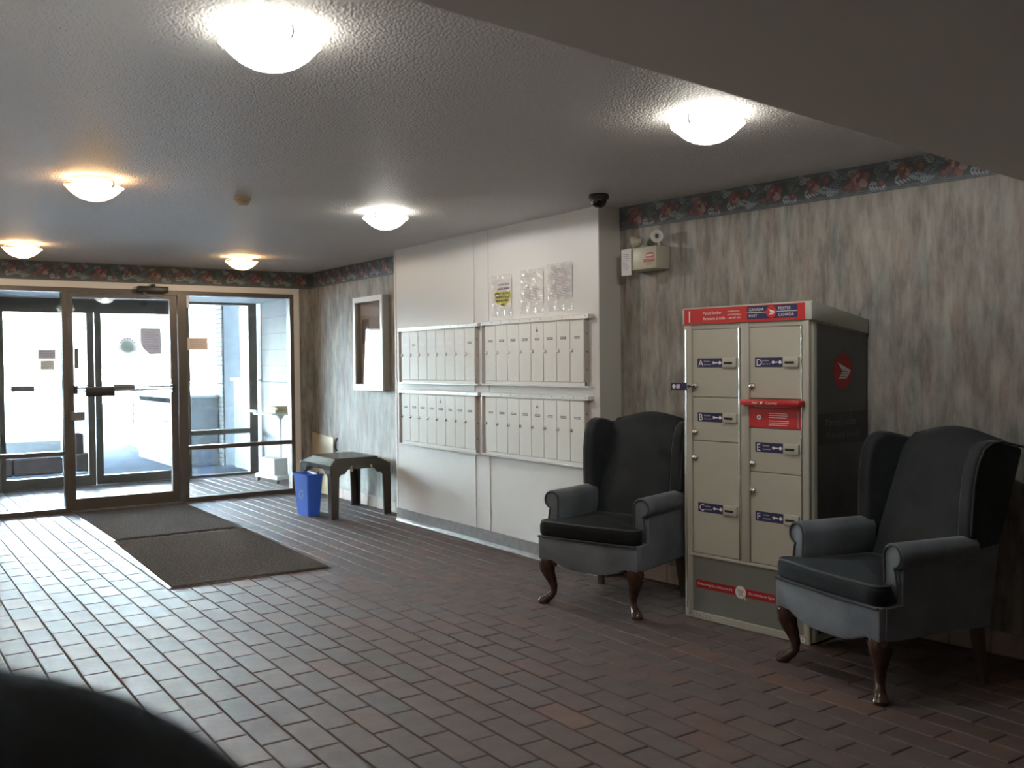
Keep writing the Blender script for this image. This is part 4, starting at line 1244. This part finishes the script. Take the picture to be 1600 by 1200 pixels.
# header
def emblem(k, F, r, red, wh):
    k.disc(r, red, F, 36)
    F1 = F @ T(0, 0, 0.0006)
    S = lambda pts: [(x*r, y*r) for x, y in pts]
    k.poly(S([(-0.58, 0.46), (0.80, 0.02), (0.62, -0.06), (-0.10, 0.0)]), wh, F1)
    k.poly(S([(-0.14, -0.05), (0.60, -0.10), (0.54, -0.17), (-0.22, -0.14)]), wh, F1)
    k.poly(S([(-0.26, -0.19), (0.50, -0.21), (0.43, -0.29), (-0.34, -0.28)]), wh, F1)
    k.poly(S([(-0.38, -0.33), (0.40, -0.33), (0.32, -0.44), (-0.50, -0.44)]), wh, F1)
    k.poly(S([(0.80, 0.02), (0.42, -0.36), (0.28, -0.44), (0.52, -0.04)]), wh, F1)
hs = MB()
F = face_M((0, -0.0082, 0), (1, 0, 0), (0, 0, 1))
hs.poly([(0.012, 1.617), (0.762, 1.617), (0.762, 1.697), (0.012, 1.697)], M_RED, F @ R(-0.022, 'X') @ T(0, 0, 0.0))
F1 = face_M((0, -0.0095, 0), (1, 0, 0), (0, 0, 1))
F1 = face_M((0, -0.0108, 0), (1, 0, 0), (0, 0, 1))
hs2 = MB()
hs2.box(0.012, 0.762, -0.0095, -0.004, 1.616, 1.698, M_RED)
hs2.text('1', 0.088, M_WHITE, F1 @ T(0.030, 1.627, 0), sx=0.9)
hs2.text('Parcel locker', 0.0235, M_WHITE, F1 @ T(0.140, 1.664, 0)).text('Armoire \u00e0 colis', 0.0235, M_WHITE, F1 @ T(0.140, 1.634, 0))
hs2.text('canadapost.ca', 0.0135, M_WHITE, F1 @ T(0.302, 1.672, 0)).text('postescanada.ca', 0.0135, M_WHITE, F1 @ T(0.302, 1.654, 0)).text('1 866 607 6301', 0.0135, M_WHITE, F1 @ T(0.302, 1.636, 0))
hs2.poly([(0.425, 1.628), (0.722, 1.628), (0.722, 1.694), (0.425, 1.694)], M_NAVY, F1)
F2 = F1 @ T(0, 0, 0.0006)
hs2.poly([(0.427, 1.6595), (0.722, 1.6595), (0.722, 1.6625), (0.427, 1.6625)], M_WHITE, F2)
hs2.text('CANADA', 0.0215, M_WHITE, F2 @ T(0.436, 1.669, 0), sx=1.0).text('POST', 0.0215, M_WHITE, F2 @ T(0.436, 1.637, 0))
hs2.text('POSTES', 0.0215, M_WHITE, F2 @ T(0.612, 1.669, 0), sx=1.0).text('CANADA', 0.0215, M_WHITE, F2 @ T(0.612, 1.637, 0))
emblem(hs2, F2 @ T(0.572, 1.661, 0.0006), 0.031, M_RED, M_WHITE)
hs2.build('red_header_sign', pl)
# lower panel
lp = MB().box(0.03, 0.76, 0.006, 0.03, 0.04, 0.346, M_LOWP)
lpo = lp.build('lower_panel', pl)
k = MB(); F = face_M((0, 0.0052, 0), (1, 0, 0), (0, 0, 1))
k.poly([(0.073, 0.173), (0.70, 0.173), (0.70, 0.217), (0.073, 0.217)], M_REDD, F)
F1 = F @ T(0, 0, 0.0006)
k.text('Delivering the online world', 0.0205, M_PAPER, F1 @ T(0.084, 0.190, 0), sx=1.0).text('Du monde en ligne', 0.0205, M_PAPER, F1 @ T(0.415, 0.190, 0))
k.disc(0.034, M_PAPER, F1 @ T(0.366, 0.194, 0.0004), 28)
F2 = F1 @ T(0.366, 0.194, 0.001)
for a, b_, c_, d_ in ((-0.014, 0.014, 0.008, 0.0105), (-0.012, 0.013, 0.002, 0.0042), (-0.011, 0.011, -0.004, -0.002), (-0.010, 0.012, -0.0105, -0.008)):
    k.poly([(a, c_), (b_, c_), (b_, d_), (a, d_)], M_INK, F2)
k.poly([(-0.020, 0.012), (-0.014, 0.012), (-0.008, -0.010), (-0.011, -0.010), (-0.016, 0.0095), (-0.020, 0.0095)], M_INK, F2).poly([(0.014, 0.0105), (0.0165, 0.0105), (0.013, -0.004), (0.010, -0.004)], M_INK, F2)
k.disc(0.003, M_INK, F2 @ T(-0.006, -0.016, 0), 8).disc(0.003, M_INK, F2 @ T(0.008, -0.016, 0), 8)
k.poly([(0.024, -0.022), (0.034, -0.030), (0.030, -0.032), (0.032, -0.038), (0.029, -0.039), (0.027, -0.033), (0.024, -0.035)], M_WHITE, F2)
k.build('red_slogan_strip', lpo)
k = MB(); F = face_M((0, -0.0006, 0), (1, 0, 0), (0, 0, 1))
for i, c_ in enumerate('VZA9220'):
    k.text(c_, 0.024, M_INK, F @ T(0.026+i*0.0222, 0.013, 0))
k.poly([(0.700, 0.012), (0.722, 0.012), (0.722, 0.030), (0.700, 0.030)], M_PAPER, F).poly([(0.728, 0.012), (0.750, 0.012), (0.750, 0.030), (0.728, 0.030)], M_PAPER, F)
k.disc(0.005, M_INK, F @ T(0.739, 0.021, 0.0005), 10)
k.build('serial_lettering', pl)
# right-hand side wrap
wp = MB().box(LW-0.001, LW+0.0015, 0.05, LD-0.004, 0.05, 1.552, M_WRAP).prism([(0.05, 1.55), (LD-0.004, 1.548), (0.05, 1.60)], 'x', LW-0.001, LW+0.0015, M_WRAP)
# paler curved strokes in the print
def stroke(k, c, r, a0, a1, wd, mt, F):
    n = 14; p = []
    for i in range(n+1):
        a = a0+(a1-a0)*i/n; p.append((c[0]+r*math.cos(a), c[1]+r*math.sin(a)))
    for i in range(n, -1, -1):
        a = a0+(a1-a0)*i/n; p.append((c[0]+(r-wd*math.sin(PI*i/n))*math.cos(a), c[1]+(r-wd*math.sin(PI*i/n))*math.sin(a)))
    for i in range(n):
        k.poly([p[i], p[i+1], p[2*n-i], p[2*n+1-i]], mt, F)
wpo = wp.build('side_wrap', pl)
k = MB(); F = face_M((LW+0.0022, 0, 0), (0, 1, 0), (0, 0, 1))
k.poly([(0.055, 0.995), (LD-0.006, 0.985), (LD-0.006, 1.150), (0.055, 1.146)], M_WRAPD, F)
F1 = F @ T(0, 0, 0.0006)
k.text('Parcel Locker', 0.054, M_GREYT, F1 @ T(0.125, 1.082, 0), sx=0.98).text('Armoire \u00e0 colis', 0.054, M_GREYT, F1 @ T(0.125, 1.018, 0), sx=0.98)
k.build('name_band', wpo); k = MB(); emblem(k, F1 @ T(0.292, 1.358, 0.0004), 0.092, M_REDD, M_PAPER); k.build('round_emblem', wpo); k = MB()
MW2 = mat('wrap_pale_stroke', (0.10, 0.107, 0.105), 0.4)
stroke(k, (0.9, 1.05), 0.74, 2.2, 3.3, 0.022, MW2, F); stroke(k, (1.15, 1.25), 0.80, 2.55, 3.4, 0.03, MW2, F); stroke(k, (0.55, 0.3), 0.45, 1.9, 3.0, 0.03, MW2, F)
k.build('pale_strokes', wpo)

kt = thing('key_tag', 'dark blue key tag hanging from the top left locker door lock', 'key', A, NRZ)
tg = MB().rbox(-0.050, 0.060, -0.052, -0.046, 1.257, 1.297, M_NAVY, 0.0025, 1)
tg.rbox(-0.066, -0.050, -0.054, -0.044, 1.248, 1.312, M_GREYMET, 0.002, 1)
F = face_M((0, -0.0526, 0), (1, 0, 0), (0, 0, 1))
tg.disc(0.012, M_PAPER, F @ T(-0.028, 1.277, 0), 14).poly([(-0.012, 1.266), (0.012, 1.266), (0.014, 1.288), (-0.010, 1.288)], M_PAPERG, F)
tg.build('tag', kt)
MB().tube([(0.06+0.012*math.cos(a*PI/6), -0.05+0.0*a, 1.277+0.012*math.sin(a*PI/6)) for a in range(12)], 0.002, M_CHROME, 6, closed=True).box(0.066, 0.082, -0.052, -0.049, 1.270, 1.284, M_DKMET).box(0.0725, 0.0755, -0.05, -0.0085, 1.274, 1.280, M_DKMET).build('key', kt)

# --- wing chairs ----------------------------------------------------------------
def puffy(mb, outline, z0, z1, crown, mt, edge=0.022, n_in=4, down=0.0):
    """soft slab: outline in xy, rounded rim, domed top"""
    cx = sum(p[0] for p in outline)/len(outline); cy = sum(p[1] for p in outline)/len(outline)
    N = len(outline)
    def off(d):
        out = []
        for i in range(N):
            p, a, b = Vector(outline[i]), Vector(outline[i-1]), Vector(outline[(i+1) % N])
            e1 = (p-a).normalized(); e2 = (b-p).normalized()
            n = (Vector((e1.y, -e1.x))+Vector((e2.y, -e2.x)))
            n = n.normalized() if n.length > 1e-6 else Vector((e1.y, -e1.x))
            out.append(p + n*d)
        return out
    rings = []
    for k in range(5):
        a = PI/2*k/4
        rings.append((off(-edge*(1-math.sin(a))), z0+edge*(1-math.cos(a)) if False else z0+edge-edge*math.cos(a)))
    for k in range(5):
        a = PI/2*k/4
        rings.append((off(-edge*(1-math.cos(a))), z1-edge+edge*math.sin(a)))
    top = off(-edge)
    for k in range(1, n_in+1):
        s = 1-k/(n_in+0.6)
        rings.append(([Vector((cx, cy))+(p-Vector((cx, cy)))*s for p in top], z1+crown*(1-s*s)))
    vs = []
    for r_, z in rings:
        vs += [(p.x, p.y, z) for p in r_]
    fs = []
    for k in range(len(rings)-1):
        fs += [(k*N+i, k*N+(i+1) % N, (k+1)*N+(i+1) % N, (k+1)*N+i) for i in range(N)]
    fs.append(tuple(range(N))[::-1]); fs.append(tuple((len(rings)-1)*N+i for i in range(N)))
    return mb.add(vs, fs, mt, None, True)

def densify(poly, step=0.04, rnd=0.0):
    out = []
    n = len(poly)
    for i in range(n):
        a, b = Vector(poly[i]), Vector(poly[(i+1) % n])
        m = max(1, int((b-a).length/step))
        for k in range(m):
            out.append(tuple(a+(b-a)*k/m))
    return out
def smooth_poly(poly, it=2, step=0.03):
    p = [Vector(q) for q in densify(poly, step)]
    for _ in range(it):
        p = [(p[i-1]+p[i]*2+p[(i+1) % len(p)])/4 for i in range(len(p))]
    return p

def wing_chair(label):
    ch = thing('wing_chair', label, 'armchair', (0, 0, 0), 0, 'grey velvet wing chairs')
    # apron / seat rail with serpentine lower edge
    ra = MB()
    bot = []
    for i in range(25):
        t_ = i/24
        x = -0.335+0.67*t_
        u_ = abs(2*t_-1)
        z = 0.225 + 0.035*min(1, max(0, (u_-0.30)/0.45))**1.3 - 0.010*math.cos(u_*PI*0.5)**2 + (0.006*math.sin((u_-0.6)*14) if 0.6 < u_ < 0.85 else 0)
        bot.append((x, z))
    front = [(-0.335, 0.405)] + bot + [(0.335, 0.405)]
    N = len(bot)
    vs = []; fs = []
    for j, (y, tx) in enumerate(((-0.305, 0.985), (-0.318, 0.995), (-0.322, 0.97), )):
        pass
    ra.prism(front, 'y', -0.325, -0.27, M_VELVL, None, 0.012, 2)
    for sx in (-1, 1):
        ra.prism([(-0.30, 0.405), (-0.30, 0.255), (0.29, 0.262), (0.29, 0.405)], 'x', sx*0.335, sx*0.285, M_VELVL, None, 0.010, 2)
    ra.prism([(-0.325, 0.262), (0.325, 0.262), (0.325, 0.42), (-0.325, 0.42)], 'y', 0.25, 0.292, M_VELVET, None, 0.008, 1)
    ra.box(-0.30, 0.30, -0.28, 0.26, 0.30, 0.392, M_CUSH)
    rao = ra.build('seat_rail', ch)
    MB().tube([(-0.330, -0.327, 0.398), (-0.2, -0.331, 0.397), (0, -0.333, 0.395), (0.2, -0.331, 0.397), (0.330, -0.327, 0.398)], 0.0065, M_PIPE, 8).build('piping', rao)
    # T cushion
    T_ = [(-0.335, -0.335), (0.0, -0.352), (0.335, -0.335), (0.342, -0.235), (0.252, -0.215), (0.246, 0.17), (-0.246, 0.17), (-0.252, -0.215), (-0.342, -0.235)]
    out = smooth_poly(T_, 3, 0.03)
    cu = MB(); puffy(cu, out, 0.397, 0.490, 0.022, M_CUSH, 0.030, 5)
    cuo = cu.build('seat_cushion', ch)
    def ringpts(d, z):
        n = len(out); r_ = []
        for i in range(n):
            e1 = (out[i]-out[i-1]).normalized(); r_.append((out[i].x-e1.y*d*-1, out[i].y+e1.x*d*-1, z))
        return r_
    MB().tube(ringpts(0.000-0.012, 0.486), 0.006, M_PIPE, 7, closed=True).build('piping', cuo)
    MB().tube(ringpts(-0.012, 0.401), 0.006, M_PIPE, 7, closed=True).build('piping', cuo)
    # arms: rolled scroll on an upright panel
    for sx in (-1, 1):
        ar = MB()
        cx, cz, r_ = 0.303, 0.600, 0.056
        prof = [(0.256, 0.40)]
        for i in range(13):
            a = PI*(0.98-1.42*i/12)
            prof.append((cx+r_*math.cos(a), cz+r_*math.sin(a)))
        prof += [(0.324, 0.545), (0.333, 0.50), (0.335, 0.40)]
        prof = [(sx*p[0], p[1]) for p in prof]
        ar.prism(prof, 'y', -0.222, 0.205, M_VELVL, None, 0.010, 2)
        aro = ar.build('arm', ch)
        pp_ = [(sx*0.262, -0.224, 0.42)]
        for i in range(13):
            a = PI*(0.98-1.42*i/12)
            pp_.append((sx*(cx+(r_-0.009)*math.cos(a)), -0.225, cz+(r_-0.009)*math.sin(a)))
        pp_ += [(sx*0.318, -0.224, 0.535), (sx*0.326, -0.224, 0.49), (sx*0.328, -0.224, 0.42)]
        MB().tube(pp_, 0.0055, M_PIPE, 7).build('piping', aro)
        # outside panel below the roll, back to the rear corner
        op = MB().prism([(-0.295, 0.256), (0.286, 0.262), (0.345, 0.62), (0.20, 0.60), (-0.205, 0.56), (-0.21, 0.408), (-0.295, 0.402)], 'x', sx*0.338, sx*0.300, M_VELVL, None, 0.007, 1)
        op.build('outer_panel', aro)
        # wing
        wg = MB()
        wp_ = [(0.19, 0.40), (0.175, 0.58), (0.165, 0.66), (0.168, 0.76), (0.176, 0.88), (0.195, 0.97), (0.228, 1.03), (0.275, 1.055), (0.33, 1.060), (0.40, 1.045), (0.462, 1.03), (0.470, 1.01), (0.41, 0.80), (0.335, 0.55), (0.290, 0.40)]
        S_ = []
        for (y, z) in wp_:
            S_.append((y, z))
        bm = bmesh.new()
        fl_ = lambda z: 0.012*max(0, (z-0.60)/0.45)
        vin = [bm.verts.new((sx*(0.262+fl_(z)), y, z)) for y, z in S_]
        vout = [bm.verts.new((sx*(0.334+fl_(z)*1.4), y, z)) for y, z in S_]
        n = len(S_)
        bm.faces.new(vin); bm.faces.new(vout[::-1])
        for i in range(n):
            bm.faces.new((vin[i], vin[(i+1) % n], vout[(i+1) % n], vout[i]))
        bmesh.ops.recalc_face_normals(bm, faces=bm.faces[:])
        ed = [e for e in bm.edges if e.calc_face_angle(0) > 0.9]
        bmesh.ops.bevel(bm, geom=ed, offset=0.024, segments=4, profile=0.5, affect='EDGES', clamp_overlap=True)
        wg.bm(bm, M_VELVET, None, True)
        wgo = wg.build('wing', ch)
        wl = [(sx*(0.333+fl_(z)*1.3), y+0.012, z-0.004) for y, z in wp_[2:11]]
        MB().tube(wl, 0.005, M_PIPE, 7).build('piping', wgo)
    # backrest: padded, leaning, camel-back crest
    bk = MB()
    nx, nz = 16, 16
    def bpt(i, j, side):
        u_ = i/nx*2-1; v_ = j/nz
        hw = 0.262
        x = u_*hw
        ztop = 1.052 + 0.048*math.cos(u_*PI/2)**1.2
        z = 0.42 + (ztop-0.42)*v_
        lean = 0.165 + 0.245*v_
        pad = 0.055*math.sin(PI*min(1, 0.08+0.9*v_))**0.7*(1-abs(u_)**3)
        rl = 0.05*max(0, (v_-0.86)/0.14)**2
        if side == 0:
            return (x, lean-pad+rl, z)
        return (x, lean+0.125-0.065*v_-rl*0.3, z)
    vs = [bpt(i, j, 0) for j in range(nz+1) for i in range(nx+1)] + [bpt(i, j, 1) for j in range(nz+1) for i in range(nx+1)]
    o_ = (nx+1)*(nz+1); w1_ = nx+1
    fs = []
    for j in range(nz):
        for i in range(nx):
            fs.append((j*w1_+i, j*w1_+i+1, (j+1)*w1_+i+1, (j+1)*w1_+i))
            fs.append((o_+j*w1_+i, o_+(j+1)*w1_+i, o_+(j+1)*w1_+i+1, o_+j*w1_+i+1))
    for i in range(nx):
        fs.append((nz*w1_+i, nz*w1_+i+1, o_+nz*w1_+i+1, o_+nz*w1_+i)); fs.append((i, o_+i, o_+i+1, i+1))
    for j in range(nz):
        fs.append((j*w1_, (j+1)*w1_, o_+(j+1)*w1_, o_+j*w1_)); fs.append((j*w1_+nx, o_+j*w1_+nx, o_+(j+1)*w1_+nx, (j+1)*w1_+nx))
    bk.add(vs, fs, M_VELVET, None, True)
    bk.build('backrest', ch)
    ob = MB().prism([(-0.325, 0.41), (0.325, 0.41), (0.338, 1.02), (0.2, 1.055), (0.0, 1.085), (-0.2, 1.055), (-0.338, 1.02)], 'y', 0.0, 0.02, M_VELVET, T(0, 0.278-0.41*0.285, 0) @ Matrix(((1, 0, 0, 0), (0, 1, 0.285, 0), (0, 0, 1, 0), (0, 0, 0, 1))), 0.006, 1)
    ob.build('outside_back', ch)
    # legs
    for sx in (-1, 1):
        l = MB()
        dn = Vector((sx*0.75, -0.66, 0)).normalized()
        foot = Vector((sx*0.315, -0.300, 0))
        path = [(0.262, -0.035, 0.048), (0.235, -0.026, 0.050), (0.205, -0.024, 0.045), (0.17, -0.036, 0.036), (0.13, -0.052, 0.028), (0.095, -0.062, 0.0225), (0.065, -0.060, 0.020), (0.045, -0.046, 0.022), (0.030, -0.022, 0.027), (0.018, -0.006, 0.032), (0.008, 0.0, 0.033), (0.0, 0.0, 0.026)]
        l.tube([foot+dn*o2+Vector((0, 0, z)) for z, o2, r2 in path], [r2 for z, o2, r2 in path], M_WOOD, 14)
        for q in (Vector((-sx, 0, 0)), Vector((0, 1, 0))):
            c0 = foot+dn*-0.03+Vector((0, 0, 0.24))
            l.tube([c0+q*0.03, c0+q*0.055+Vector((0, 0, 0.004)), c0+q*0.085+Vector((0, 0, 0.012))], [0.026, 0.018, 0.008], M_WOOD, 10)
        l.build('front_leg', ch)
        b = MB()
        top = Vector((sx*0.285, 0.262, 0.27)); ft = Vector((sx*0.292, 0.305, 0.0))
        vs = []
        for P_, h_ in ((top, 0.022), (top*0.5+ft*0.5+Vector((0, -0.006, 0)), 0.019), (ft, 0.015)):
            vs += [P_+Vector((a*h_, c_*h_, 0)) for a, c_ in ((-1, -1), (1, -1), (1, 1), (-1, 1))]
        b.add(vs, [(0, 1, 2, 3), (11, 10, 9, 8)]+[(k+i, k+(i+1) % 4, k+4+(i+1) % 4, k+4+i) for k in (0, 4) for i in range(4)], M_WOODP)
        b.build('back_leg', ch)
    return ch
c1 = wing_chair('grey velvet wing chair between the mailbox wall and the parcel locker')
c2 = copy_tree(c1)
c2['label'] = 'grey velvet wing chair right of the parcel locker, nearest the camera'
c1.location = (3.699, 4.341, 0); c1.rotation_euler = (0, 0, math.atan2(-0.95, 0.3125))
c2.location = (3.798, 2.624, 0); c2.rotation_euler = (0, 0, math.atan2(-0.978, -0.209))

# --- made-up table standing in for an unidentified black blur, bottom left corner
bs = thing('blur_stand_in', 'made-up black round table standing in for the unidentified blurred edge bottom left', 'table', (-0.341, 0.614, 0))
prof = [(0.0, 1.113), (0.50, 1.113), (0.535, 1.118), (0.55, 1.135), (0.548, 1.153), (0.535, 1.163), (0.50, 1.166), (0.0, 1.166)]
MB().lathe(prof, M_BLKLEA, 64).build('round_top', bs)
MB().lathe([(0.035, 1.113), (0.035, 0.05), (0.06, 0.03)], M_DKMET, 24).build('pedestal', bs)
MB().lathe([(0.0, 0.035), (0.10, 0.03), (0.25, 0.014), (0.26, 0.0), (0.0, 0.0)], M_DKMET, 40).build('floor_plate', bs)
